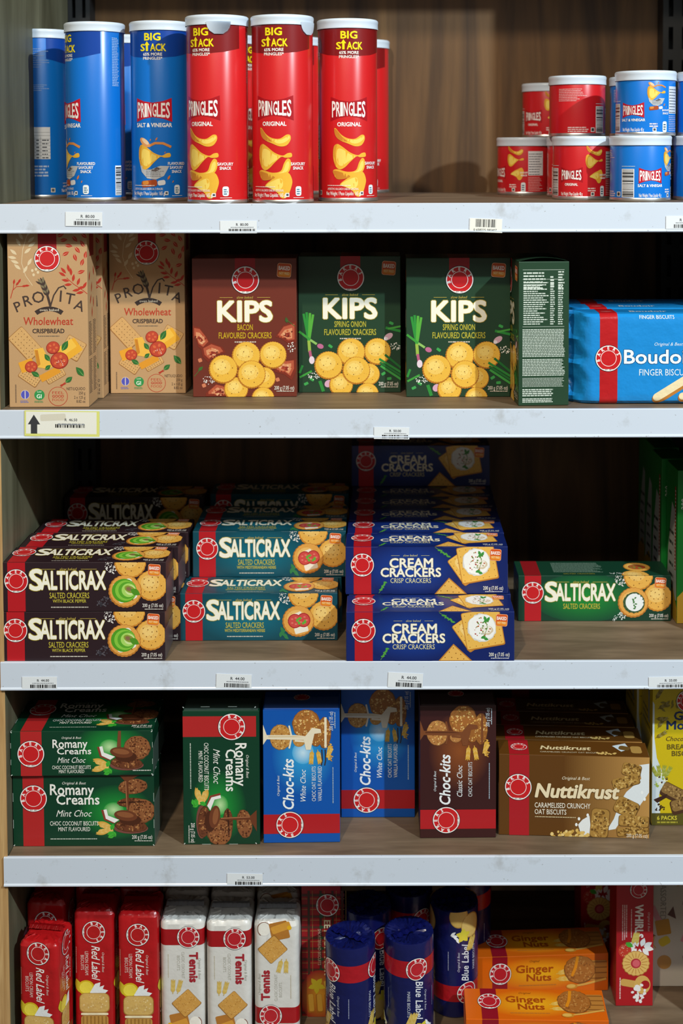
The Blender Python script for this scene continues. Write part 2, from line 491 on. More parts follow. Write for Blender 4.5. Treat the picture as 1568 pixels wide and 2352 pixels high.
def carton(L, H, D, col, art, top=None, orient=None, mat=None, left=None, right=None, ends=True):
    """A folding carton: L x H front, D deep, in metres; orient stands it on its end."""
    w, h = (L, H) if not orient else (H, L)
    B = Bag()
    B.mesh_in('body', box_bm(-w / 2, w / 2, -D / 2, D / 2, 0, h, .0007, 2), col)
    if art: B.art(art.rotated(orient), face_map('front', w, D, h))
    if top:
        top.items = [(p if p == 'body' else p + '#top', v, f, c, L) for p, v, f, c, L in top.items]
        B.art(top, face_map('top', w, D, h))
    if left: B.art(left, face_map('left', w, D, h))
    if right: B.art(right, face_map('right', w, D, h))
    flaps = []
    for sg in ((-1, 1) if ends else ()):
        fb = bmesh.new(); e = .0016
        if not orient:
            box_bm(sg * (w / 2 + .0001) - .0003, sg * (w / 2 + .0001) + .0003, -D / 2 + e, D / 2 - e, e, h * .62, .0001, 1, fb)
        elif sg > 0:
            box_bm(-w / 2 + e, w / 2 - e, -D / 2 + e, D / 2 * .3, h - .0002, h + .0004, .0001, 1, fb)
        else: fb.free(); continue
        fb2 = Bag(); fb2.mesh_in('f', fb, mixc(col, '#ffffff', .06))
        flaps.append(fb2.build('flap', mat or M_CARD)['f'])
    return dict(meshes=B.build('carton', mat or M_CARD), flaps=flaps, size=(w, D, h))

PART_LABELS = {'emblem': 'round red and white baker emblem'}
def put(tpl, name, label, loc, rz=0.0, group=None, cat='carton', parts=None, tilt=None):
    r = thing(name, label, cat, loc, rz, group)
    if tilt: r.rotation_euler = (tilt[0], tilt[1], rz)
    for k, me in tpl['meshes'].items():
        obj((parts or PARTS).get(k.split('#')[0], k.split('#')[0]), me, r)
    for me in tpl.get('flaps', ()): obj('end_flap', me, r)
    last = None
    for k, me in tpl.get('extra', ()): last = obj(k, me, last if k == 'lid_tab' else r)
    return r

# ================================================================== SETTING: the shelving bay
SZ = [at_y(860, y, 0).z for y in (467, 939.5, 1517, 1964.5)] + [0.0]
SZ[4] = SZ[3] - 0.273
RZ = [at_y(860, y, 0).z for y in (534, 1004.5, 1581, 2030.5)] + [SZ[4] - .036]
XL, XR, YB = at_y(9, 1450, 0).x, .487, .43
ZTOP = SZ[0] + .66

structure('wall_back', bm_mesh('wall_back', box_bm(XL - .018, XR + .018, YB, YB + .015, 0, ZTOP, 0), M_PLY))
for side, x0, x1 in (('left', XL - .02, XL), ('right', XR, XR + .02)):
    bm = box_bm(x0, x1, .0008, YB, 0, ZTOP, 0)
    structure('wall_' + side, bm_mesh('wall_' + side, bm, M_SIDE))
    structure('trim_' + ('1' if side == 'left' else '2'), bm_mesh('trim', box_bm(x0, x1, -.0012, .0008, 0, ZTOP, 0), M_EDGE))
structure('floor', bm_mesh('floor', box_bm(-2.5, 2.5, -4, YB + .02, -.03, 0, 0), M_FLOOR))

def slotted_post(x0, x1, label):
    r = thing('shelf_upright', label, 'shelf upright', ((x0 + x1) / 2, YB - .02, 0), 0, 'slotted uprights of the shelving')
    bm = bmesh.new(); hw = (x1 - x0) / 2; xs = [-hw, -hw * .62, -hw * .30, hw * .30, hw * .62, hw]
    z = 0.0; step = .05
    while z < ZTOP - step:     # front plate with two columns of slots cut through
        for k in range(5):
            if k in (1, 3):
                box_bm(xs[k], xs[k + 1], -.0195, -.017, z + .034, z + step, 0, 1, bm)
            else: box_bm(xs[k], xs[k + 1], -.0195, -.017, z, z + step, 0, 1, bm)
        z += step
    obj('slotted_plate', bm_mesh('slotted_plate', bm, M_STEEL), r)
    bm = bmesh.new()
    for a, b in ((-hw, -hw + .002), (hw - .002, hw)): box_bm(a, b, -.017, .0198, 0, z, 0, 1, bm)
    box_bm(-hw + .002, hw - .002, .0178, .0198, 0, z, 0, 1, bm)
    obj('channel', bm_mesh('channel', bm, M_STEEL), r)
slotted_post(XL + .0005, XL + .034, 'black slotted steel upright in the back corner by the left panel')
slotted_post(XR - .045, XR - .0005, 'black slotted steel upright at the back, behind the small blue tubs')

SHELF_LABELS = ['wooden shelf with white price rail carrying the tall tubes and small tubs',
                'wooden shelf with white price rail carrying kraft boxes and green cracker cartons',
                'wooden shelf with white price rail carrying the stacks of long cracker cartons',
                'wooden shelf with white price rail carrying upright and stacked biscuit boxes',
                'lowest wooden shelf carrying red, white and blue biscuit packets']
for i in range(5):
    r = thing('shelf', SHELF_LABELS[i], 'shelf', (0, 0, SZ[i]), 0, 'wooden shelves with white price rails')
    obj('shelf_board', bm_mesh('shelf_board', box_bm(XL + .0004, XR - .0004, .0005, YB - .0405, -.018, 0, .0008, 1), M_BOARD), r)
    bm = bmesh.new(); t = SZ[i] - RZ[i]
    prof = [(.0002, .0003), (-.0035, .0003), (-.0042, -.0004), (-.0042, -t + .004), (-.0052, -t + .0028), (-.0056, -t + .0012), (-.0046, -t), (-.002, -t), (-.0016, -t + .002), (-.0016, -.019), (.0002, -.019)]
    A = [bm.verts.new((XL - .004, y, z)) for y, z in prof]; Bv = [bm.verts.new((XR + .006, y, z)) for y, z in prof]
    for k in range(len(prof)):
        j = (k + 1) % len(prof); bm.faces.new((A[k], A[j], Bv[j], Bv[k]))
    bm.faces.new(A[::-1]); bm.faces.new(Bv)
    obj('price_rail', bm_mesh('price_rail', bm, M_RAIL), r)
r = thing('shelf', 'empty upper shelf above the frame', 'shelf', (0, 0, SZ[0] + .545), 0)
obj('shelf_board', bm_mesh('shelf_board', box_bm(XL + .0004, XR - .0004, .0005, YB - .0405, -.018, 0, .0008, 1), M_BOARD), r)
obj('price_rail', bm_mesh('price_rail', box_bm(XL - .004, XR + .006, -.0042, .0002, -.036, .0003, .0006, 1), M_RAIL), r)

# ------------------------------------------------------------------ price labels on the rails
def price_label(x0, x1, y0, y1, price, label, kind='price', tilt=0.0):
    c = at_y((x0 + x1) / 2, (y0 + y1) / 2, -.0052); k = 1000 * 1.615 / FPX
    W, H = (x1 - x0) * k, (y1 - y0) * k
    r = thing('price_label', label, 'price label', (c.x, c.y, c.z - H / 2000), 0, 'price labels stuck on the shelf rails')
    r.rotation_euler = (0, math.radians(tilt), 0)
    a = Art(W, H)
    if kind == 'arrow':
        a.rect(0, 0, W, H, '#d8d879', .3); a.rect(W * .02, H * .10, W * .96, H * .96, '#e6e4d8', .8)
        cx = W * .125
        a.poly([(cx - W * .04, H * .10), (cx + W * .045, H * .10), (cx + W * .045, H * .46), (cx + W * .085, H * .46), (cx, H * .84), (cx - W * .08, H * .46), (cx - W * .04, H * .46)], '#37383b', 1.5)
        a.quad(W * .38, H * .74, W * .34, H * .26, 3, '#d3cdba', 1.1, r=2)
        tx, bw, x = W * .62, W * .42, 0
    else: tx, bw = W * .60, W * .74
    a.part = 'print'
    if kind == 'bar':
        a.barcode(W * .18, H * .38, W * .80, H * .95); a.text('0 658325 080407', W * .48, H * .10, H * .16, '#26262a', w=W * .7, bold=.01, L=1.5)
        a.part = 'body'; a.quad(W * .5, H * .5, W * .96, H * .98, 0, '#e9e7dc', .7)
    else:
        a.text(price, tx, H * .60, H * .20 if kind != 'arrow' else H * .1, '#33353a', bold=.015, L=1.5)
        a.tiny(tx - bw * .42, tx + bw * .42, H * .45, H * .055, '#8a8d92', 1.5)
        a.barcode(tx - bw * .5, H * .08 if kind != 'arrow' else H * .34, tx + bw * .5, H * .36 if kind != 'arrow' else H * .48)
    B = Bag()
    B.mesh_in('body', box_bm(-W / 2000, W / 2000, 0, .0003, 0, H / 1000, .00008, 1), '#dfe3e6')
    B.art(a, lambda x, y, L: (x * .001 - W / 2000, -L * LAY, y * .001))
    for k2, me in B.build('label', M_TAG).items(): obj({'body': 'paper', 'print': 'printed_barcode'}[k2], me, r)
price_label(150, 235, 487, 520, 'R  80.00', 'white price label R 80.00 below the front blue tube, top shelf', tilt=1)
price_label(505, 590, 507, 536, 'R  80.00', 'white price label R 80.00 below the red tubes on the top shelf')
price_label(1077, 1153, 502, 534, '', 'cream barcode sticker numbered 0 658325 080407 on the top rail', 'bar', 2)
price_label(1529, 1606, 496, 526, 'R  45.00', 'white price label cut by the frame edge below the small blue tubs')
price_label(55, 229, 943, 1003, 'R  46.50', 'large yellow-edged price label with black up arrow, R 46.50', 'arrow', .8)
price_label(858, 940, 981, 1009, 'R  50.00', 'white price label R 50.00 hanging below the green cracker cartons', tilt=1)
price_label(50, 132, 1554, 1583, 'R  44.00', 'white price label R 44.00 below the dark brown cracker cartons')
price_label(495, 578, 1548, 1582, 'R  44.00', 'white price label R 44.00 below the teal cracker cartons', tilt=2)
price_label(889, 971, 1545, 1581, 'R  44.00', 'white price label R 44.00 below the navy cracker cartons', tilt=3)
price_label(1489, 1575, 1554, 1583, 'R  33.00', 'white price label R 33.00 above the yellow box', tilt=-1)
price_label(520, 604, 2006, 2036, 'R  53.00', 'white price label R 53.00 on the rail above the white packets', tilt=1)

# ================================================================== CANS
def perim(w, d, r):
    a, b, c = w / 2 - r, d - 2 * r, r * math.pi / 2
    def f(u):
        s, u = (1, u) if u >= 0 else (-1, -u)
        if u <= a: p, q, n = u, -d / 2, (0, -1)
        elif u <= a + c: t = (u - a) / r; p, q, n = a + r * math.sin(t), -d / 2 + r - r * math.cos(t), (math.sin(t), -math.cos(t))
        elif u <= a + c + b: p, q, n = w / 2, -d / 2 + r + u - a - c, (1, 0)
        elif u <= a + 2 * c + b: t = (u - a - c - b) / r; p, q, n = a + r * math.cos(t), d / 2 - r + r * math.sin(t), (math.cos(t), math.sin(t))
        else: p, q, n = a - (u - a - 2 * c - b), d / 2, (0, 1)
        return s * p, q, s * n[0], n[1]
    cuts = []
    for base in (a, a + c + b):
        for i in range(0, 9): cuts += [base + c * i / 8, -(base + c * i / 8)]
    return f, sorted(set(round(q, 6) for q in cuts)), 2 * (2 * a + 0) / 2 + 4 * c + 2 * b + 0
def cyl_cuts(R): return [R * math.radians(k) for k in range(-176, 180, 6)]

def lid_parts(R, h, tabs):
    prof = [(R * .86, h - .0042), (R * .93, h - .0042), (R * .955, h - .0008), (R * 1.0, h), (R * 1.034, h - .0012), (R * 1.042, h - .003), (R * 1.034, h - .0052), (R * 1.032, h - .0056), (R * 1.032, h - .0098), (R * 1.038, h - .0108), (R * 1.036, h - .0122), (R * 1.018, h - .0122), (R * 1.01, h - .006)]
    bm = lathe_bm(prof, 72); lathe_bm([(R * .86, h - .0042), (0, h - .0042)], 72, bm)
    bmesh.ops.remove_doubles(bm, verts=bm.verts[:], dist=1e-6)
    out = [('plastic_lid', bm_mesh('plastic_lid', bm, M_LID, None, 40))]
    if tabs is not None:
        bm = bmesh.new(); n = 14; rows = []
        for k in range(5):
            z = h - .0085 - .0155 * k / 4; hw = .0145 * math.sqrt(max(0, 1 - (k / 4.25) ** 2.2))
            rows.append([bm.verts.new(((R * 1.05 + .0006 - .0006 * k / 4) * math.sin(tabs + hw * (2 * i / n - 1) / R), -(R * 1.05 + .0006 - .0006 * k / 4) * math.cos(tabs + hw * (2 * i / n - 1) / R), z)) for i in range(n + 1)])
        for p, q in zip(rows, rows[1:]):
            for i in range(n): bm.faces.new((p[i], p[i + 1], q[i + 1], q[i]))
        bmesh.ops.solidify(bm, geom=bm.faces[:], thickness=.0007)
        out.append(('lid_tab', bm_mesh('lid_tab', bm, M_LID, None, 40)))
    return out

def chips(a, cx, by, k, L=3, sel='ABCD'):
    T = lambda pts: [(cx + (x - 715) * .165 * k, by + (1530 - y) * .165 * k) for x, y in pts]
    G, Y2, O = '#e9b23a', '#f4d466', '#c9812a'
    if 'A' in sel:
        a.blob(T([(595, 970), (610, 965), (650, 1010), (700, 1040), (760, 1045), (810, 1015), (838, 1020), (840, 1055), (810, 1095), (760, 1103), (700, 1080), (640, 1055), (605, 1020)]), G, L)
        a.blob(T([(595, 972), (615, 976), (660, 1030), (700, 1066), (640, 1055), (605, 1020)]), O, L + .3)
        a.blob(T([(700, 1050), (770, 1052), (825, 1025), (832, 1045), (790, 1075), (740, 1080)]), Y2, L + .3)
    if 'B' in sel:
        a.blob(T([(590, 1110), (620, 1085), (660, 1105), (720, 1150), (780, 1172), (815, 1155), (846, 1153), (848, 1182), (800, 1188), (770, 1182), (720, 1225), (680, 1265), (640, 1282), (605, 1255), (585, 1190)]), G, L)
        a.blob(T([(620, 1130), (660, 1125), (720, 1165), (760, 1182), (700, 1225), (650, 1255), (615, 1215)]), Y2, L + .3)
        a.blob(T([(590, 1112), (618, 1088), (605, 1150), (612, 1235), (603, 1250), (586, 1190)]), '#d79a30', L + .4)
    if 'C' in sel:
        a.blob(T([(585, 1290), (620, 1280), (700, 1300), (765, 1288), (790, 1230), (815, 1195), (838, 1205), (842, 1250), (820, 1300), (760, 1330), (690, 1352), (620, 1357), (590, 1320)]), G, L)
        a.blob(T([(585, 1292), (640, 1300), (720, 1332), (690, 1352), (620, 1357), (590, 1320)]), O, L + .3)
        a.blob(T([(730, 1305), (780, 1290), (805, 1230), (825, 1215), (830, 1250), (805, 1295)]), Y2, L + .3)
    if 'D' in sel:
        a.blob(T([(640, 1400), (700, 1350), (760, 1322), (820, 1300), (850, 1350), (847, 1400), (812, 1482), (770, 1490), (740, 1450), (690, 1420)]), G, L)
        a.blob(T([(650, 1400), (710, 1360), (770, 1345), (780, 1400), (740, 1430)]), Y2, L + .3)
    if 'v' in sel:   # spoon, paper cone and bottle of the vinegar design
        q = lambda x, y: (cx + (x - 1235) * .158 * k, by + (1580 - y) * .158 * k)
        a.strip([q(1195, 1130), q(1250, 1104), q(1315, 1106), q(1382, 1136)], 3.2 * k, '#d58a47', L)
        a.ell(*q(1160, 1098), 8.6 * k, 4.2 * k, '#dd9a5e', L + .2, rot=-38); a.ell(*q(1166, 1090), 6.0 * k, 2.6 * k, '#ecc9a2', L + .4, rot=-38)
        a.clip([q(*p) for p in ((1105, 1255), (1128, 1340), (1180, 1392), (1255, 1402), (1320, 1372), (1365, 1292), (1290, 1290), (1200, 1325), (1130, 1290))], '#b9bcc0', L)
        a.block(*q(1170, 1380), *q(1320, 1310), 5, '#84888e', L=L + .3)
        a.clip([q(*p) for p in ((1215, 1330), (1262, 1300), (1300, 1312), (1250, 1340))], '#5b4e4a', L + .4)
        a.quad(*q(1195, 1435), 22 * k, 8.6 * k, 6, '#a8481c', L + .1, r=3 * k); a.quad(*q(1165, 1428), 9 * k, 5 * k, 6, '#d98a3a', L + .3, r=2 * k)
        a.quad(*q(1300, 1428), 10 * k, 6.4 * k, 8, '#d9dbe0', L + .2, r=2.4 * k)
        for px, py, s_ in ((1262, 1070, 1.6), (1212, 1078, 1), (1360, 1385, 2.2), (1395, 1420, 1.2), (1330, 1180, .9), (1110, 1240, .9)):
            a.leaf(*q(px, py), s_ * 3.2 * k, s_ * .7 * k, 60, '#d2793a', L)

def bow(a, cx, cy, w, h, red, L=2):
    """The bow-tie shaped name banner and its lettering."""
    pt, a.part = a.part, 'banner'
    P = [(-.5, -.5), (-.25, -.36), (0, -.30), (.25, -.36), (.5, -.5), (.49, .5), (.25, .36), (0, .30), (-.25, .36), (-.49, .5)]
    a.poly([(cx + x * w, cy + y * h) for x, y in P], red, L)
    word = 'PRINGLES'; n = len(word)
    xs = [-.405, -.285, -.195, -.09, .04, .155, .265, .385]
    for i, ch in enumerate(word):
        t = abs(xs[i]) * 2; hh = h * (.52 + .18 * t * t)
        a.text(ch, cx + xs[i] * w, cy - hh * .5 - h * .01, hh, '#f4f0ec', w=w * (.055 if ch == 'I' else .098), bold=.02, L=L + 1)
    a.part = pt

def can_art(col, dark, flavour, tall=True):
    R = 38.3; C = 2 * math.pi * R; H = 221 if tall else 77; a = Art(C, H); u = C / 2
    red = '#b21730'
    if tall:
        a.part = 'body'
        a.clip([(u - 52, 224), (u - 52, 192), (u - 30, 187), (u, 184), (u + 30, 187), (u + 52, 192), (u + 52, 224)], dark, 1)
        a.part = 'body'
        a.text('BIG', u, 207.5, 9, '#f2df17', w=21, bold=.03, L=2.4); a.text('S', u - 13.4, 194, 8.6, '#f2df17', w=6, bold=.03, L=2.4); a.rect(u - 8.6, 193.6, u - 5.6, 203, '#f2df17', 2.4)
        a.text('ACK', u + 7.5, 193.8, 9, '#f2df17', w=20, bold=.03, L=2.4)
        a.poly([(u - 10.7, 201.2), (u - 3.5, 201.2), (u - 7.1, 206.3)], '#f2df17', 2.6)
        a.text('65% MORE', u, 187.8, 3.6, '#f2efe9', w=25, bold=.03, L=2.4); a.text('PRINGLES*', u, 182.6, 3.4, '#f2efe9', w=25.5, bold=.03, L=2.4)
        bow(a, u, 118, 50, 31, '#c01a2c' if flavour != 'ORIGINAL' else '#a8121c')
        a.text(flavour, u, 96, 5.0, '#f5f2ee', w=31 if flavour == 'ORIGINAL' else 49, bold=.035, L=2)
        a.part = 'food'
        chips(a, u, 0, 1.0, 3, 'ABCD' if flavour == 'ORIGINAL' else 'Bv')
        a.part = 'body'
        y = 47
        for t in (['SAVOURY', 'SNACK'] if flavour == 'ORIGINAL' else ['FLAVOURED', 'SAVOURY', 'SNACK']):
            a.text(t, u + 31, y, 3.6, '#f5f2ee', bold=.03, sx=.85, L=5); y -= 5.2
        a.text('Net Weight / Peso Líquido: 165 g', u - 9, 8, 4.6, '#f5f2ee', w=46, bold=.015, L=6)
        a.text('APERITIVO SALGADO SABOR ' + ('ORIGINAL' if flavour == 'ORIGINAL' else 'SAL E VINAGRE'), u - 9, 14.6, 2.8, '#f5f2ee', w=42, L=6); a.tiny(u - 30, u + 2, 20, .8, '#f1e9e0', 6)
        a.part = 'body'
        a.rect(u + 14, 8, u + 18.8, 12.8, '#eceae4', 4); a.rect(u + 15, 9.2, u + 17.8, 11.8, '#4a4f58', 4.5)
        a.quad(u + 31, 15, 8, 12, 0, '#e6ecee', 4, r=2.6); a.block(u + 28.5, 11, u + 33.5, 19, 3, '#3d6f88', L=4.5); a.tiny(u + 24, u + 39, 6.6, .6, '#f1eee8', 4)
        a.rect(u + 71, 7, u + 83, 46, '#eceef0', 2); a.barcode(u + 72, 8, u + 82, 45, False, L=2.5)
        a.block(u + 68, 150, u + 80, 214, 30, mixc(col, '#cfe3f2', .55), L=2)
        x0 = 0 + 26; a.rect(u - 84, 54, u - 48, 98, '#d6dade', 2)
        for k in range(1, 9): a.rect(u - 84, 54 + k * 4.6, u - 48, 54.3 + k * 4.6, '#30343a', 2.6)
        a.rect(u - 61, 54, u - 60.7, 85, '#30343a', 2.6); a.rect(u - 69, 54, u - 68.7, 85, '#30343a', 2.6); a.block(u - 82, 55, u - 70, 96, 9, '#50555c', .35, L=2.7); a.block(u - 67, 55, u - 62, 84, 6, '#50555c', .35, L=2.7); a.block(u - 59, 55, u - 50, 84, 6, '#50555c', .35, L=2.7)
        a.block(u - 84, 30, u - 46, 47, 4, mixc(col, '#d7e6f2', .6), .55, L=2); a.block(u - 84, 180, u - 48, 208, 9, mixc(col, '#d7e6f2', .4), .3, .5, L=2); a.block(u - 84, 148, u - 48, 158, 4, mixc(col, '#d7e6f2', .4), .35, L=2)
        a.rect(u - 48, 8, u - 42, 14, '#e8e2d2', 2); a.rect(u - 47, 9, u - 43, 13, '#5c5f66', 2.5)
    else:
        bow(a, u, 32.5, 31, 20, '#c01a2c' if flavour != 'ORIGINAL' else '#a8121c')
        a.part = 'body'
        a.text(flavour, u, 18.3, 3.2, '#f5f2ee', w=18 if flavour == 'ORIGINAL' else 33, bold=.035, L=2); a.text('Net Weight / Peso Líquido: 40 g', u, 5.5, 4.4, '#f5f2ee', w=30, bold=.012, L=2)
        a.part = 'food'; chips(a, u + 31, 18 if flavour == 'ORIGINAL' else 22, .56, 3, 'ABD' if flavour == 'ORIGINAL' else 'Bv')
        a.part = 'body'; a.text('SAVOURY', u + 44, 31, 2.4, '#f5f2ee', w=11, bold=.03, L=5.5); a.text('SNACK', u + 44, 27, 2.4, '#f5f2ee', w=9, bold=.03, L=5.5)
        a.part = 'body'
        a.block(u + 22, 11, u + 36, 17, 2, '#f1d9d4', L=2); a.rect(u + 26, 5, u + 31, 10, '#eceae4', 2); a.rect(u + 27, 6, u + 30, 9, '#4a4f58', 2.5)
        a.quad(u + 43, 11, 6.5, 14, 0, '#dfe6ea', 2, r=2.2); a.block(u + 41, 7, u + 45, 16, 3, '#3d5f78', L=2.5)
        a.rect(u + 50, 28, u + 74, 63, '#dadcde', 2); a.block(u + 51, 29, u + 73, 62, 9, '#565b62', .3, L=2.5); a.block(u + 50, 6, u + 74, 27, 9, mixc(col, '#eed8d4', .55), .4, L=2)
        a.rect(u - 38, 5, u - 21, 41, '#eceef0', 2); a.barcode(u - 37, 6, u - 22, 40, False, L=2.5); a.tiny(u - 38, u - 20, 44, .7, '#cfdce6', 2)
        a.block(u - 92, 48, u - 44, 66, 8, mixc(col, '#f1dedb', .6), .4, .5, L=2); a.block(u - 78, 6, u - 48, 14, 3, mixc(col, '#f1dedb', .7), .55, L=2)
        a.rect(u - 46, 6, u - 40, 12, '#e6dcd8', 2); a.rect(u - 45, 7, u - 41, 11, '#3b3b40', 2.5)
    return a

def can(col, dark, flavour, tall=True, tab=None):
    R, H = .0383, (.233 if tall else .083)
    B = Bag()
    bm = lathe_bm([(0, .004), (R * .97, .004), (R, .0042), (R, H - .0085), (R * .985, H - .007), (R * .95, H - .0055), (0, H - .0055)], 72)
    B.mesh_in('body', bm, col)
    C = 2 * math.pi * R
    def mp(x, y, L):
        q = (x * .001 - C / 2) / R; r = R + L * LAY
        return (r * math.sin(q), -r * math.cos(q), y * .001)
    B.wrapped(can_art(col, dark, flavour, tall), mp, [1000 * (q + C / 2) for q in cyl_cuts(R)])
    rim = bm_mesh('metal_rim', lathe_bm([(R * .9, .0012), (R * .95, 0), (R * 1.005, 0), (R * 1.018, .0012), (R * 1.012, .0032), (R * 1.002, .0044), (R * .98, .0044)], 72), M_TIN, None, 40)
    ms = B.build('can', M_CAN)
    for p in ms['body'].polygons: p.use_smooth = True
    ms['body'].set_sharp_from_angle(angle=math.radians(30))
    for k in ms:
        if k != 'body':
            for p in ms[k].polygons: p.use_smooth = True
    return dict(meshes=ms, extra=[('metal_rim', rim)] + lid_parts(R, H, tab), size=(2 * R, 2 * R, H))
CP = {'body': 'can_body', 'banner': 'name_banner', 'food': 'chips_picture'}
BLUE, DBLUE, RED, DRED = '#0a6cc6', '#0a3f97', '#c91d20', '#7d1416'
T_B = can(BLUE, DBLUE, 'SALT & VINEGAR'); T_R = can(RED, DRED, 'ORIGINAL'); T_R1 = can(RED, DRED, 'ORIGINAL', tab=.62); T_R2 = can(RED, DRED, 'ORIGINAL', tab=1.28)
S_B = can('#0c74d0', DBLUE, 'SALT & VINEGAR', False); S_R = can('#c41a20', DRED, 'ORIGINAL', False)

def base_at(px, py, k, d=0.0):
    """Floor spot on shelf k whose FRONT face shows its base at pixel (px, py); d = depth of the thing."""
    p = at_z(px, py, SZ[k]); return Vector((p.x * (1 + 0), p.y + d / 2, SZ[k] + .0004))
def row(tpl, name, label, px, py, k, rz=0.0, group=None, cat='carton', parts=None, z=0.0, dy=0.0, dx=0.0):
    p = base_at(px, py, k, tpl['size'][1])
    y = p.y + dy; x = p.x + dx
    if parts is CP: x = p.x * (p.y + CAM_D) / (p.y - tpl['size'][1] / 2 + CAM_D)     # a can's outline is centred on its axis
    return put(tpl, name, label, (x, max(y, tpl['size'][1] / 2 - .004), p.z + z), rz, group, cat, parts)
G1 = 'tall crisp tubes on the top shelf'
tube = lambda tpl, lab, px, py, rz: row(tpl, 'crisp_tube', lab, px, py, 0, rz, G1, 'crisp tube', CP)
tube(T_B, 'tall blue crisp tube turned to its nutrition table, in the left corner', 103, 456, 1.72)
tube(T_B, 'tall blue tube with its lettering turned left, barcode at right', 222, 462.5, -.96)
tube(T_B, 'tall blue tube half hidden in the gap between the two front blue tubes', 292, 450, -.5)
tube(T_B, 'tall blue tube facing front, touching the first red tube', 371, 463, -.10)
tube(T_R1, 'tall red tube with lid tab over its front, beside the blue tubes', 500.5, 468.5, -.45)
tube(T_R, 'tall red tube hidden behind the gap between the two tabbed red tubes', 528, 449, .9)
tube(T_R2, 'tall red tube with lid tab hanging at its right edge', 649, 468.5, -.22)
tube(T_R, 'tall red tube behind, seen in the gap left of the rightmost front tube', 682, 446.5, -.55)
tube(T_R, 'rightmost front tall red tube standing apart from the others', 799, 463.5, .07)
tube(T_R, 'tall red tube farthest back, peeking out right of the last front tube', 836, 443.5, -.35)
G2 = 'small crisp tubs stacked two high'
tub = lambda tpl, lab, px, py, rz, z=0: row(tpl, 'crisp_tub', lab, px, py, 0, rz, G2, 'crisp tub', CP, z)
HS = .0834
tub(S_R, 'small red tub alone at the left, white nutrition panel at its right', 1202, 448.5, -1.25)
tub(S_R, 'small red tub under the rear upper red tub, hidden at the back', 1256, 442.5, 0)
tub(S_R, 'small red tub tucked behind the lower front red tub', 1319, 453, -.1)
tub(S_R, 'lower front small red tub with white lettering facing out', 1335, 459.5, -.52)
tub(S_B, 'lower front small blue tub with barcode left of its lettering', 1469, 463.5, .16)
tub(S_B, 'small blue tub behind the lower front blue tub', 1484, 452, -.6)
tub(S_B, 'lower blue tub at the right frame edge, text side out', 1614, 461, 1.6)
tub(S_R, 'upper rear small red tub showing golden chips picture', 1256, 442.5, -.75, HS)
tub(S_R, 'upper small red tub turned to its barcode and small print', 1324, 454.5, 1.55, HS)
tub(S_B, 'upper small blue tub tucked behind the front upper blue tub, barcode showing', 1462, 452.5, 1.2, HS)
tub(S_B, 'upper front small blue tub with lettering at left and chip picture', 1480, 461.5, -.64, HS)
tub(S_B, 'upper blue tub at the right frame edge, text side out', 1622, 460.5, 1.7, HS)

# ================================================================== SHELF 2: kraft crispbread boxes, green and brown cracker boxes, blue packets
GOLD, CREAM = '#c3b43e', '#f5efdc'

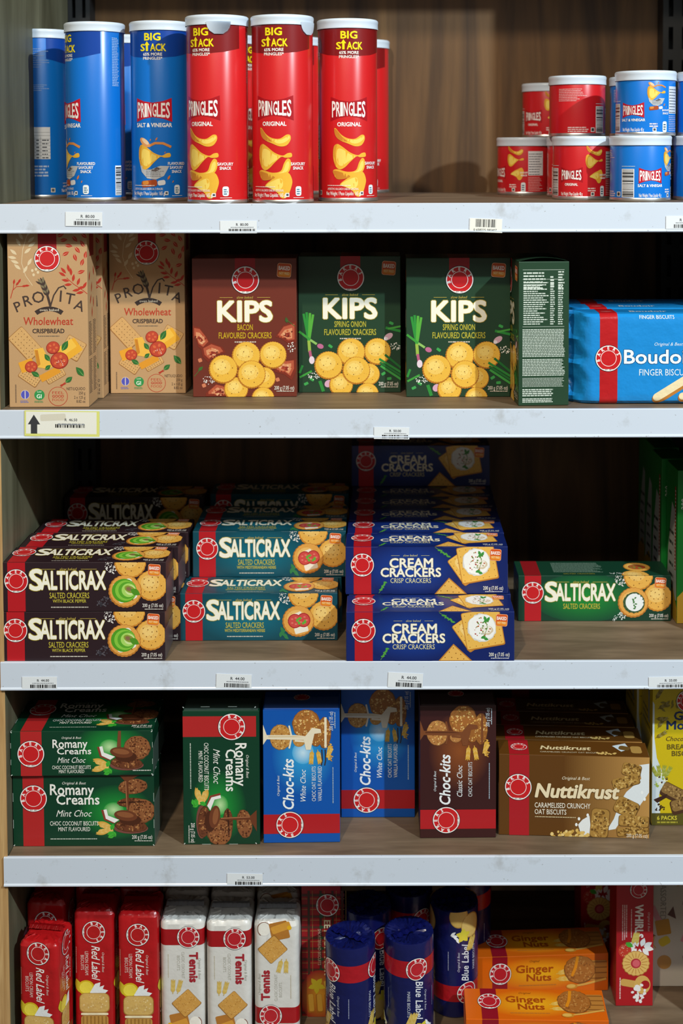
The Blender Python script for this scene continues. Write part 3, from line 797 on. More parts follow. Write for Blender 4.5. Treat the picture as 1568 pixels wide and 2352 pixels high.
def art_provita():
    a = Art(100, 222); K, R_, D_ = '#bd966a', '#b8321f', '#43332c'
    P = lambda x, y: ((x - 70) * .156, (1450 - y) * .156)
    # pale branch, red seeds, red sprays
    a.strip([P(270, 462), P(215, 380), P(185, 280), P(195, 170), P(240, 30)], .7, '#dcc6a0', 1)
    for x, y, r in ((120, 190, 140), (130, 270, 160), (150, 310, 140), (235, 180, 40), (250, 270, 60), (160, 110, 120), (265, 90, 40), (215, 330, 60), (110, 235, 170), (250, 30, 60), (180, 60, 120), (270, 130, 30)):
        a.leaf(*P(x, y), 11, 2.2, r, '#dcc6a0', 1.2)
    for x, y in ((270, 340), (315, 355), (280, 375), (300, 330)): a.ell(*P(x, y), 1.6, 1.9, '#dcc6a0', 1.3)
    for x, y, r in ((525, 95, 10), (615, 85, -50), (565, 140, -10), (675, 125, 120), (540, 205, 30), (635, 175, -50), (615, 235, -70), (672, 275, 70), (662, 352, 20), (500, 55, 20), (690, 60, -40), (700, 215, 80)):
        a.leaf(*P(x, y), 10, 2.6, r, R_, 1.2, '#e3b58c')
    a.strip([P(545, 400), P(600, 450), P(680, 505), P(710, 530)], .8, R_, 1)
    for x, y, r in ((510, 370, 150), (560, 320, 100), (535, 420, 170), (600, 400, 80), (640, 430, 70), (660, 480, 20), (620, 500, 190), (580, 350, 95), (690, 460, 60), (650, 520, 190), (520, 340, 130), (555, 455, 185)):
        a.leaf(*P(x, y), 10, 2.0, r, R_, 1.2)
    a.strip([P(92, 565), P(110, 500), P(140, 470), P(230, 465)], .9, R_, 1); a.strip([P(112, 500), P(120, 450)], .8, R_, 1)
    for x, y, r in ((122, 430, 80), (150, 445, 50), (165, 425, 60), (205, 465, 5), (225, 462, 0)): a.leaf(*P(x, y), 7, 1.5, r, R_, 1.2)
    a.rect(38.6, 189, 62, 222, '#a81d22', 1)
    a.emblem(50, 188, 16.5)
    a.part = 'title'
    for ch, x, y, h, ro in (('P', 165, 668, 12.6, 22), ('R', 238, 624, 13.2, 14), ('O', 318, 600, 14, 5), ('I', 492, 592, 14, -5), ('T', 562, 610, 13.4, -11), ('A', 632, 662, 12.8, -21)):
        a.text(ch, *P(x, y), h, D_, rot=ro, bold=.006, L=2, sx=1.0)
    v = P(412, 630)
    a.strip([P(345, 410), P(378, 500), v], 3.0, D_, 2); a.strip([v, P(440, 540), P(480, 480), P(520, 465), P(540, 490)], 1.7, D_, 2)
    a.wheat(*P(400, 560), 27, 112, D_, 2.2, 6); a.leaf(*P(320, 440), 9, 1.4, 150, D_, 2.2)
    a.part = 'body'
    P2 = [(P(400, 830)[0] + 31 * math.cos(math.radians(t)), P(400, 830)[1] + 31 * math.sin(math.radians(t))) for t in range(126, 53, -6)]
    P3 = [(P(400, 830)[0] + 25.2 * math.cos(math.radians(t)), P(400, 830)[1] + 25.2 * math.sin(math.radians(t))) for t in range(54, 127, 6)]
    a.poly(P2 + P3, '#3a2c27', 1.6)
    a.text('oven baked', *P(402, 668), 3.0, '#e9d9bd', w=24, L=2.4)
    a.text('Wholewheat', *P(393, 780), 9.6, '#b53a22', w=62, bold=.01, shear=.05, L=2)
    a.text('CRISPBREAD', *P(393, 847), 5.4, D_, w=40, bold=.03, L=2); a.tiny(37, 64, P(0, 875)[1], 1.2, '#7e6a55', 2)
    a.part = 'food'
    def tile(x, y, w, h, ang, L, sd):
        c = P(x, y); a.quad(*c, w, h, ang, '#9c6a35', L, r=2); a.quad(c[0], c[1] + .4, w * .95, h * .94, ang, '#d2a467', L + .2, r=2)
        rnd = random.Random(sd); ca, sa = math.cos(math.radians(ang)), math.sin(math.radians(ang))
        for i in range(7):
            for j in range(4):
                dx, dy = (i - 3) * w * .125, (j - 1.5) * h * .21
                a.ell(c[0] + dx * ca - dy * sa, c[1] + dx * sa + dy * ca, .55, .55, '#5d3c1b', L + .5, n=7)
        for i in range(40):
            dx, dy = rnd.uniform(-.45, .45) * w, rnd.uniform(-.45, .45) * h
            a.ell(c[0] + dx * ca - dy * sa, c[1] + dx * sa + dy * ca, .5, .35, rnd.choice(('#b98549', '#e3c08a', '#a8733a')), L + .4, n=6)
    tile(205, 935, 40, 24, -48, 2, 1)
    tile(240, 1200, 27, 17, -35, 2.2, 2); tile(440, 1190, 26, 13, 30, 2.2, 3); tile(590, 970, 26, 26, -30, 2.2, 4)
    a.quad(*P(560, 985), 28, 19, 35, '#e8a92c', 3, r=1.5); a.quad(*P(545, 960), 20, 12, 35, '#f0bd45', 3.2, r=1)
    a.quad(*P(215, 1110), 18, 14, 20, '#e5a02a', 3, r=1); a.quad(*P(400, 1180), 27, 9, 28, '#dd9526', 3, r=1)
    a.clip([P(275, 980), P(345, 965), P(420, 1120), P(395, 1140), P(300, 1125)], '#ecb544', 3.4); a.clip([P(280, 985), P(305, 985), P(325, 1100), P(300, 1122)], '#c98024', 3.7)
    for x, y, r in ((428, 965, 8.6), (478, 1070, 11.5), (250, 1120, 8)):
        c = P(x, y); a.ell(*c, r, r * .92, '#9a2418', 4, rot=20); a.ell(c[0], c[1] + .3, r * .9, r * .82, '#c0452c', 4.3, rot=20)
        for k in range(5): t = k * 1.256; a.ell(c[0] + r * .5 * math.cos(t), c[1] + r * .47 * math.sin(t), r * .2, r * .15, '#d96a3c', 4.6, rot=math.degrees(t), n=10)
    a.specks(*P(490, 1080), 6, 5, 14, .6, ('#f4ecd8', '#f4ecd8', '#3d2a1e'), 5, 4)
    for x, y, l, ro, wd in ((525, 950, 15, 60, 4.2), (380, 1045, 11, 125, 3.4), (385, 1125, 9, 40, 3), (283, 1180, 12, 150, 3.6), (643, 1160, 15, 130, 4.4), (553, 1225, 11, 40, 3.6)):
        a.leaf(*P(x, y), l, wd, ro, '#2c6a2c', 5.2, '#6aa552')
    a.part = 'body'
    a.ell(*P(197, 1347), 5.6, 5.8, '#e8dcc6', 2); a.ell(*P(197, 1347), 5.2, 5.4, '#5152b5', 2.3); a.rect(P(197, 0)[0] - .5, P(0, 1380)[1], P(197, 0)[0] + .5, P(0, 1315)[1], '#e8dcc6', 2.6)
    a.block(*P(158, 1412), *P(236, 1390), 2, '#6a6fb0', L=2)
    a.ell(*P(313, 1350), 6.5, 6.5, '#2f8f48', 2); a.text('Low', *P(313, 1330), 2.2, '#eef3e4', L=2.4); a.text('GI', *P(310, 1376), 4.8, '#eef3e4', bold=.02, L=2.4); a.block(*P(272, 1412), *P(352, 1393), 2, '#4d8a55', L=2)
    a.ell(*P(463, 1362), 12.2, 12.2, '#b2331f', 2, n=40); a.ell(*P(463, 1362), 11.5, 11.5, K, 2.3, n=40)
    for i, t in enumerate(('FEEL', 'GOOD', 'FOOD')): a.text(t, P(463, 0)[0], P(0, 1342 + i * 29)[1], 3.2, '#b2331f', w=14.6, bold=.0 if i != 1 else .035, L=2.6)
    for r_ in (30, 50, 15): a.leaf(P(505, 1262)[0], P(0, 1265)[1], 9, 1, r_, '#b2331f', 2.6)
    for i, t in enumerate(('NET/LIQUIDO', '250 g', '2 x 125 g', '8.82 oz')): a.text(t, P(683, 0)[0], P(0, (1311, 1346, 1381, 1414)[i])[1], 3.6, '#4a3a31', sx=.72, al='R', L=2)
    a.block(*P(118, 1412), *P(127, 1262), 16, '#5d4a3d', .6, 0, L=2)
    return a
def side_provita(): # narrow side: seeds at the top, small print below
    a = Art(54, 222)
    a.rect(14, 190, 38, 222, '#8f1d20', 1)
    for x, y, r in ((12, 165, 60), (24, 150, 80), (36, 170, 110), (18, 135, 60), (34, 130, 95), (26, 118, 85)): a.leaf(x, y, 14, 3, r, '#ad3a22', 1.2)
    for y0, y1 in ((16, 60), (64, 108)): a.block(6, y0, 24, y1, 22, '#5b4a3c', L=1); a.block(30, y0, 48, y1, 22, '#5b4a3c', L=1)
    return a
T_PROV = carton(.100, .222, .054, '#bd966a', art_provita(), mat=M_KRAFT, right=side_provita(), ends=False)
G3 = 'kraft crispbread boxes'
row(T_PROV, 'crispbread_carton', 'kraft brown crispbread box standing foremost at the left end of its shelf', 113, 936, 1, .004, G3, 'carton')
p0 = base_at(113, 936, 1, .054)
put(T_PROV, 'crispbread_carton', 'kraft box directly behind the foremost crispbread box, only its side showing', (p0.x + .006, p0.y + .0575, p0.z), .02, G3)
row(T_PROV, 'crispbread_carton', 'kraft crispbread box set back, left of the reddish brown bacon box', 342, 904, 1, 0, G3, 'carton', dx=-.001)

def art_kips(bacon):
    a = Art(136, 182.5); P = lambda x, y: ((x - 40) * .185, (1147 - y) * .185)
    a.rect(56, 157, 82.5, 182.4, '#a81d22', 1)
    a.emblem(*P(417, 315), 18.4)
    a.badge(*P(641, 298), *P(741, 197))
    a.slow(*P(412, 447), 3.2, 33)
    a.part = 'title'
    a.text('KIPS', *P(412, 608), 26, CREAM, w=70, bold=.035, L=4, out='#b39a2e', outw=.02, res=3)
    a.part = 'body'
    y = '#c9a722' if bacon else '#bdb23a'
    a.text('BACON' if bacon else 'SPRING ONION', *P(412, 672), 7.6, y, w=20 if bacon else 42, bold=.012, L=2)
    a.text('FLAVOURED CRACKERS', *P(412, 730), 7.8, y, w=69, bold=.012, L=2); a.tiny(55, 83, P(0, 760)[1], 1.5, '#d5c9b6', 2)
    a.part = 'food'
    if bacon:
        rnd = random.Random(5)
        for pts in ([(42, 640), (90, 650), (140, 720), (165, 770), (120, 820), (80, 790), (60, 720), (42, 730)], [(100, 800), (170, 760), (250, 790), (275, 830), (210, 850), (170, 880), (150, 900), (110, 860)],
                    [(625, 720), (680, 640), (775, 610), (775, 760), (720, 770), (660, 730)], [(612, 930), (640, 870), (700, 890), (770, 880), (772, 960), (740, 1030), (690, 990), (620, 970)], [(130, 1120), (200, 1055), (260, 1070), (300, 1110), (335, 1143), (130, 1143)]):
            a.clip([P(*q) for q in pts], '#7d2d1e', 3)
            cx, cy = sum(q[0] for q in pts) / len(pts), sum(q[1] for q in pts) / len(pts)
            for k in range(3): a.clip([P(cx + (q[0] - cx) * (.8 - .24 * k), cy + (q[1] - cy) * (.75 - .26 * k) - 8 + k * 6) for q in pts], ('#b4553a', '#d99066', '#8c2f22')[k], 3.2 + .2 * k)
            a.specks(*P(cx, cy), 9, 7, 14, 1.6, ('#c6653f', '#e3ab7e', '#6b2318', '#b24a30'), 4, int(cx))
        for x, y_ in ((92, 885), (118, 1065), (640, 1025)): a.quad(*P(x, y_), 5, 5, 20, '#cf7c58', 3.4, r=1.2)
        a.leaf(*P(95, 945), 8, 2.4, 40, '#3f6a2a', 3.5); a.stem(*P(50, 1000), *P(110, 930), .8, '#4a6a30', 3.4); a.leaf(*P(705, 600), 8, 2.4, 100, '#3f5a2a', 4.6); a.stem(*P(705, 600), *P(765, 645), .8, '#4a6a30', 4.6)
        a.specks(*P(155, 1020), 8, 7, 40, .7, ('#f3efe6',), 4); a.specks(*P(735, 790), 6, 7, 24, .8, ('#f3efe6',), 4.8, 2)
    else:
        P = lambda x, y: ((x - 778) * .191, (1118 - y) * .1895)
        g = lambda x0, y0, x1, y1, w_, c, L=3: a.stem(*P(x0, y0), *P(x1, y1), w_, c, L)
        for dx, dy in ((-38, -200), (-14, -210), (12, -205), (36, -195)): g(850, 760, 850 + dx * .9 - 2, 760 + dy, 3.2, ('#2f8f3a', '#57ab3e')[dx > 0])
        g(850, 750, 856, 830, 4, '#9ab84a'); g(856, 820, 868, 890, 3.6, '#b65a7c'); a.ell(*P(870, 888), 3.6, 5.2, '#e9d3dc', 3.4)
        g(782, 685, 860, 745, 3, '#3f9a3c'); g(860, 745, 905, 775, 3, '#8fbf63'); a.ell(*P(930, 790), 4.4, 3.2, '#c06a90', 3.3, rot=-20)
        g(1385, 660, 1490, 685, 3.4, '#2f8a3a'); g(1400, 668, 1490, 650, 2.4, '#4aa040'); a.ell(*P(1405, 722), 6.5, 3.8, '#d9aebf', 3.4, rot=35); a.ell(*P(1388, 738), 2.6, 2.4, '#f0e4ea', 3.6)
        for x0, y0 in ((1345, 905), (1340, 880), (1380, 850), (1350, 930)): g(x0, y0, 1500, y0 + 100, 3, random.choice(('#2c8438', '#1f6b30', '#3f9a44')), 6.5)
        g(785, 1010, 870, 965, 2.6, '#3f9a3c'); g(785, 980, 805, 925, 3, '#2f8a3a'); g(925, 1035, 950, 1110, 4.4, '#2f8a3a'); a.ell(*P(985, 1055), 5.4, 4.6, '#d8a7bd', 3.4, rot=40)
        for x, y_ in ((1000, 790), (830, 1055), (870, 1025), (1410, 1020), (1370, 985), (1425, 628)): a.quad(*P(x, y_), 6, 3.6, random.uniform(-40, 40), '#3fa14f', 3.3, r=1)
        a.specks(*P(885, 995), 8, 6, 36, .8, ('#f3efe6',), 3.5); a.specks(*P(1450, 795), 7, 6, 26, .9, ('#f3efe6',), 3.5, 3)
    P = lambda x, y: ((x - 40) * .185, (1147 - y) * .185)
    # the round crackers
    for x, y_, r, L, s_ in ((545, 1015, 78, 4.2, 2), (345, 1092, 84, 4.2, 3), (535, 1160, 80, 4.4, 4), (607, 850, 95, 4.0, 5), (418, 855, 99, 4.6, 6), (255, 950, 100, 5.2, 7), (455, 988, 98, 5.8, 8)):
        a.cracker(*P(x, y_), r * .185, L, 34, '#ecb743', '#b87422', '#f6d679', 7, s_)
    a.part = 'body'
    a.text('200 g (7.05 oz)', *P(757, 1096), 4.8, '#efe6d8', w=26, al='R', bold=.008, L=7); a.tiny(P(632, 0)[0], P(757, 0)[0], P(0, 1110)[1], 1.1, '#cfc4b4', 7)
    return a
def kips_top(c='#8f1d20'):
    a = Art(136, 64); a.rect(56, .2, 82.5, 63.8, c, 1); return a
def kips_side():
    a = Art(64, 182.5); W = '#c9d2c6'
    for y in (172, 160, 100): a.rect(5, y, 58, y + .4, W, 1)
    a.block(6, 148, 34, 171, 6, W, L=1); a.block(40, 150, 46, 166, 4, W, L=1); a.block(50, 148, 58, 172, 7, W, L=1)
    a.block(6, 103, 38, 158, 20, W, .5, .5, L=1); a.block(40, 103, 46, 158, 20, W, .5, .3, L=1); a.block(50, 103, 57, 158, 20, W, .5, .3, L=1)
    a.block(5, 62, 59, 98, 18, W, .55, .05, L=1); a.block(5, 38, 59, 60, 11, W, .55, .08, L=1); a.block(5, 24, 58, 36, 7, mixc(W, '#24402c', .3), .5, .05, L=1); a.block(5, 12, 44, 22, 4, W, .6, .1, L=1); a.block(5, 4, 44, 10, 3, W, .6, .1, L=1)
    return a
def kips_left():
    a = Art(64, 182.5); a.rect(48, 150, 60, 166, '#d5641c', 1); a.cracker(50, 30, 15, 2, 30); a.specks(50, 60, 9, 20, 20, 2, ('#3f9a3c', '#d8a7bd'), 2); a.quad(52, 102, 12, 24, 0, CREAM, 1, r=3); return a
T_KB = carton(.136, .1825, .064, '#6e2f22', art_kips(True), kips_top(), left=kips_left(), ends=False)
T_KG = carton(.136, .1825, .064, '#23402b', art_kips(False), kips_top(), left=kips_left(), right=kips_side(), ends=False)
G4 = 'boxes of round crackers'
row(T_KB, 'cracker_carton', 'reddish brown bacon cracker box between the kraft box and the green boxes', 562, 912, 1, .008, G4)
row(T_KG, 'cracker_carton', 'dark green spring onion cracker box touching the reddish brown bacon box', 803, 902, 1, 0, G4)
row(T_KG, 'cracker_carton', 'dark green spring onion cracker box standing alone, left of the turned box', 1052, 912, 1, 0, G4)
T_KS = dict(T_KG); T_KS['size'] = (.064, .136, .1825)
bm = bmesh.new(); rr = [[bm.verts.new((x, -.0318 + .0636 * i / 16, .1826 + k * (1 - (i / 8 - 1) ** 2))) for i in range(17)] for x, k in ((-.02, .0005), (.02, .003), (.0672, .0048))]
for p, q in zip(rr, rr[1:]):
    for i in range(16): bm.faces.new((p[i], q[i], q[i + 1], p[i + 1]))
bmesh.ops.solidify(bm, geom=bm.faces[:], thickness=.0005)
T_KS['extra'] = [('top_flap', bm_mesh('top_flap', bm, M_CARD, '#31503a', 40))]
row(T_KS, 'cracker_carton', 'dark green cracker box turned side on, white nutrition print facing out', 1241, 932, 1, -math.pi / 2 + .055, G4)

# ------------------------------------------------------------------ film wrapped packets
def packet(w, d, h, r, col, art, orient=None, mat=None, horizontal=False, top_c=None, seal=True, seal_c=None, crinkle=.0012, seed=1):
    """Film wrapped packet: upright with a folded top, or lying along x with crimped fins at the ends."""
    rnd = random.Random(seed); B = Bag(); mat = mat or M_FOIL
    if not horizontal:
        f, cuts, per = perim(w, d, r); per = 2 * (w - 2 * r) + 2 * (d - 2 * r) + 2 * math.pi * r
        N = 72; us = [-per / 2 + per * (i + .5) / N for i in range(N)]
        rings = []; er = min(.006, d * .16)
        zs = [(0, er * .6), (er * .4, er * .15), (er, 0)] + [(h * t, 0) for t in (.25, .5, .75)] + [(h - er, 0), (h - er * .5, er * .16), (h - er * .15, er * .5), (h, er * 1.1)]
        bm = bmesh.new()
        for k, (z, ins) in enumerate(zs):
            ring = []
            for u in us:
                p, q, nx, ny = f(u); j = rnd.uniform(0, crinkle) if k >= len(zs) - 3 else 0
                ring.append(bm.verts.new((p - nx * (ins + j), q - ny * (ins + j), z + (rnd.uniform(-1, 1) * crinkle if k >= len(zs) - 2 else 0))))
            rings.append(ring)
        for a_, b_ in zip(rings, rings[1:]):
            for i in range(N): bm.faces.new((a_[i], a_[(i + 1) % N], b_[(i + 1) % N], b_[i]))
        bm.faces.new(rings[0][::-1])
        inner = [bm.verts.new((v.co.x * .55, v.co.y * .55, h + rnd.uniform(-1.5, 1.5) * crinkle)) for v in rings[-1]]
        for i in range(N): bm.faces.new((rings[-1][i], rings[-1][(i + 1) % N], inner[(i + 1) % N], inner[i]))
        bm.faces.new(inner)
        B.mesh_in('body', bm, col)
        A = art.rotated(orient) if art else None
        W = A.W if A else 0
        if A:
            def mp(x, y, L):
                p, q, nx, ny = f((x - W / 2) * .001); o = L * LAY + .00005
                return (p + nx * o, q + ny * o, y * .001)
            B.wrapped(A, mp, [c * 1000 + W / 2 for c in cuts])
        ms = B.build('packet', mat); ex = []
        if seal:
            bm = bmesh.new(); n = 24; e = h + crinkle * 1.6
            rows_ = []
            for k in range(4):
                t = k / 3; rows_.append([bm.verts.new(((i / n - .5) * w * (.86 - .06 * t), -d * .05 + t * d * .22 + .0004 * math.sin(i * 2.2), e + .0010 + .0035 * math.sin(math.pi * t) + rnd.uniform(-.0003, .0003))) for i in range(n + 1)])
            for a_, b_ in zip(rows_, rows_[1:]):
                for i in range(n): bm.faces.new((a_[i], a_[i + 1], b_[i + 1], b_[i]))
            bmesh.ops.solidify(bm, geom=bm.faces[:], thickness=.0005)
            b2 = Bag(); b2.mesh_in('s', bm, seal_c or col); ex.append(('end_seal', b2.build('seal', mat)['s']))
    else:
        f, cuts, per = perim(h, d, r); per = 2 * (h - 2 * r) + 2 * (d - 2 * r) + 2 * math.pi * r
        N = 64; us = [-per / 2 + per * (i + .5) / N for i in range(N)]
        st = [(0, .05), (.003, .06), (.006, .09), (.009, .2), (.012, .38), (.015, .56), (.018, .70), (.021, .81), (.024, .90), (.027, .955), (.030, .985), (.034, 1)]
        st = st + [(w - x, k) for x, k in st[::-1]]
        bm = bmesh.new(); rings = []
        for m_, (x, k) in enumerate(st):
            ring = []; left = x < w / 2
            for u in us:
                p, q, nx, ny = f(u); t = 1 - k
                j = .0032 * t * math.sin(p * 170 + x * 60) + .0016 * math.sin(p * 420 + 1.3) * t
                dent = .0022 * math.sin(math.pi * k) * math.sin(p * 260 + x * 240 + (0 if ny < 0 else 2))
                wav = (.0022 * math.sin(p * 150) + .0012 * math.sin(p * 330 + 1)) * t * (1 if left else -1)
                ring.append(bm.verts.new((x - w / 2 + wav, q * k + j + ny * dent, p * (1 + .03 * t) + h / 2)))
            rings.append(ring)
        for a_, b_ in zip(rings, rings[1:]):
            for i in range(N): bm.faces.new((a_[i], a_[(i + 1) % N], b_[(i + 1) % N], b_[i]))
        bm.faces.new(rings[0][::-1]); bm.faces.new(rings[-1])
        B.mesh_in('body', bm, col)
        A = Art(art.H, art.W); A.items = [(p, [(q[1], q[0]) for q in v], g, c, L) for p, v, g, c, L in art.items]
        W = A.W
        def mp(x, y, L):
            p, q, nx, ny = f((x - W / 2) * .001); o = L * LAY + .00005
            return (y * .001 - w / 2, q + ny * o, p + nx * o + h / 2)
        B.wrapped(A, mp, [c * 1000 + W / 2 for c in cuts])
        ms = B.build('packet', mat); ex = []
    for p in ms['body'].polygons: p.use_smooth = True
    ms['body'].set_sharp_from_angle(angle=math.radians(28))
    return dict(meshes=ms, extra=ex, size=(w, d, h))
PK = dict(PARTS); PK['body'] = 'film_wrapper'

def art_boudoir():
    a = Art(228, 116)
    a.rect(39, -50, 61.5, 166, '#b81c20', 1)
    a.emblem(50, 59, 17)
    a.part = 'title'; a.text('Boudoir', 70, 52.5, 17, '#e9f0f4', al='L', bold=.02, L=2, sx=1.12, out='#0f4f86', outw=.03, res=3); a.part = 'body'
    a.text('Original & Best', 108, 75, 4, '#dceaf2', al='L', shear=.3, L=2); a.text('FINGER BISCUITS', 89, 37, 8, '#e9f0f4', al='L', sx=.78, L=2)
    a.text('FINGER BISCUITS', 89, 109, 5, '#e9f0f4', al='L', sx=.8, L=2); a.text('Boudoir', 80, 128, 10, '#e9f0f4', al='L', bold=.02, L=2); a.emblem(50, 134, 15, sq=.45)
    a.part = 'food'
    a.quad(133, 20, 62, 13, 32, '#b97833', 2, r=6); a.quad(132, 22, 58, 10, 32, '#ecd9ad', 2.4, r=5); a.quad(166, 13, 56, 12, 12, '#b97833', 2.6, r=5.5); a.quad(165, 15, 52, 9, 12, '#ecd9ad', 3, r=4.4)
    return a
T_BOU = packet(.228, .055, .116, .009, '#1a88d0', art_boudoir(), horizontal=True)
G5 = 'blue film finger biscuit packets'
pb = base_at(1322, 930, 1, .055)
for i, (lab, dx) in enumerate((('front bright blue finger biscuit packet at the right end of its shelf', 0), ('bright blue finger biscuit packet second from the front in its row', -.003), ('bright blue finger biscuit packet hindmost in its row', -.006))):
    put(T_BOU, 'biscuit_packet', lab, (pb.x + .114 - .009 + dx, pb.y + i * .0565, pb.z), 0, G5, 'biscuit packet', PK)

# ================================================================== SHELF 3: long cracker cartons
def art_saltic(kind):
    a = Art(208, 63); P = lambda x, y: (x * .1439, 63 - (y - 1045) * .1415)
    col = {'pepper': '#2b1b20', 'herb': '#0d4654', 'plain': '#10472f'}[kind]
    if kind != 'pepper': a.glow(90, 32, 70, 34, col, {'herb': '#0f6f84', 'plain': '#1c8a34'}[kind], .6)
    a.rect(8.6, .2, 31, 62.8, '#b51a22', 2)
    a.emblem(*P(137, 1212), 15.4)
    a.slow(*P(592, 1117), 3.2, 36)
    a.part = 'title'
    a.text('S', *P(258, 1292), 25.5, CREAM, w=15.2, bold=.03, al='L', L=4, out='#b5a133', outw=.02, res=3)
    a.text('ALTICRAX', *P(918, 1287), 22.4, CREAM, w=81, bold=.03, al='R', L=4, out='#b5a133', outw=.02, res=3)
    a.part = 'body'
    a.text('SALTED CRACKERS', *P(600, 1370), 7.2, GOLD, w=50, bold=.008, L=3)
    if kind != 'plain':
        a.text('WITH BLACK PEPPER' if kind == 'pepper' else 'WITH MEDITERRANEAN HERBS', *P(600, 1409), 4, GOLD, w=42 if kind == 'pepper' else 53, bold=.015, L=3)
        a.tiny(63, 110, P(0, 1455)[1], 1.2, '#c9c2b4', 3)
    a.specks(*P(962, 1090), 10, 6, 70, .75, ('#f4efe8', '#e6dfd6'), 3, 2, -50)
    a.part = 'food'
    a.cracker(*P(1135, 1048), 19.5, 3, 20, holes=12, seed=3)
    a.cracker(*P(1320, 1258), 19, 3.2, 22, holes=16, seed=5)
    a.cracker(*P(1088, 1308), 20.4, 4.2, 24, '#e2a14a', '#b9752c', seed=6, holes=6)
    c = P(1095, 1310)
    if kind == 'pepper':
        a.quad(c[0] - 1, c[1] + 1, 25, 27, 20, '#efeadd', 5, r=4)
        for i, (g, k) in enumerate((('#4f9c22', 1), ('#86c440', .86), ('#5aa52a', .72), ('#a9d764', .58), ('#cfe39a', .42))):
            a.ell(c[0] - 2 + i * 1.9, c[1] + 1.2 + i * .2, 15.6 * k, 15.2 * k, g, 5.4 + i * .22)
        a.ell(c[0] + 5, c[1] + 3, 7, 4.4, '#8a9a35', 6.6, rot=-25); a.ell(c[0] + 4, c[1] + 3.4, 3.6, 2.6, '#8a6a4a', 6.8, rot=-20); a.leaf(c[0] + 12, c[1] - .6, 14, 4.6, -30, '#4f8f22', 6.9)
        a.specks(*P(905, 1400), 10, 6, 60, 1.1, ('#4c474e', '#37333a', '#5b555c'), 3.4, 8, 20)
    elif kind == 'herb':
        a.quad(c[0] - 3, c[1] + 7, 15, 8, 25, '#efe7d6', 5, r=1.5); a.quad(c[0] + 3, c[1] - 11, 18, 8, 15, '#efe7d6', 5, r=1.5)
        for dx, dy in ((-5.5, .5), (6, 1.8)):
            a.ell(c[0] + dx, c[1] + dy, 9, 9.6, '#a8262a', 5.4); a.ell(c[0] + dx, c[1] + dy, 7.8, 8.4, '#cf4a44', 5.6)
            for k in range(5): a.ell(c[0] + dx + 4.2 * math.cos(k * 1.26), c[1] + dy + 4.4 * math.sin(k * 1.26), 1.6, 1.1, '#e07a6a', 5.8, n=8)
        for dx, dy, r_ in ((-2, 2, 60), (1, 4, 20), (6, -2, 40), (8, 0, 100), (0, -2, 120)): a.leaf(c[0] + dx, c[1] + dy, 6, 1.9, r_, '#5fae3a', 6.2)
        for dx, dy, r_ in ((-21, -14, 40), (-19, -18, -20), (-24, -17, 80), (-17, -21, -40), (-22, -11, 120)): a.leaf(c[0] + dx, c[1] + dy, 9, 2.4, r_, '#2f7a48', 3.6)
    else:
        a.ell(c[0], c[1], 15, 14.5, '#3f5a3a', 5, jit=.05); a.ell(c[0] + 1, c[1] + .5, 12.4, 12.4, '#eef0ee', 5.4)
        for k in range(16): a.leaf(c[0] + 13.6 * math.cos(k * .39), c[1] + 13.6 * math.sin(k * .39), 4, 1, k * 40, '#2c4a2a', 5.6)
        for k in range(8): a.leaf(c[0] + random.uniform(-2, 3), c[1] - 8 + k * 2.1, 4, 1.2, k * 57, '#3f7a3a', 6)
        a.specks(*P(975, 1440), 14, 5, 70, .9, ('#e6ebe6', '#cfd8d2'), 3.2, 9, 25)
    a.part = 'body'
    a.badge(*P(1291, 1167), *P(1399, 1063))
    a.text('200 g (7.05 oz)', *P(1420, 1450), 4.4, '#ece4da', w=26, al='R', bold=.008, L=7); a.tiny(P(1258, 0)[0], P(1420, 0)[0], P(0, 1472)[1], 1, '#cfc7bc', 7)
    return a
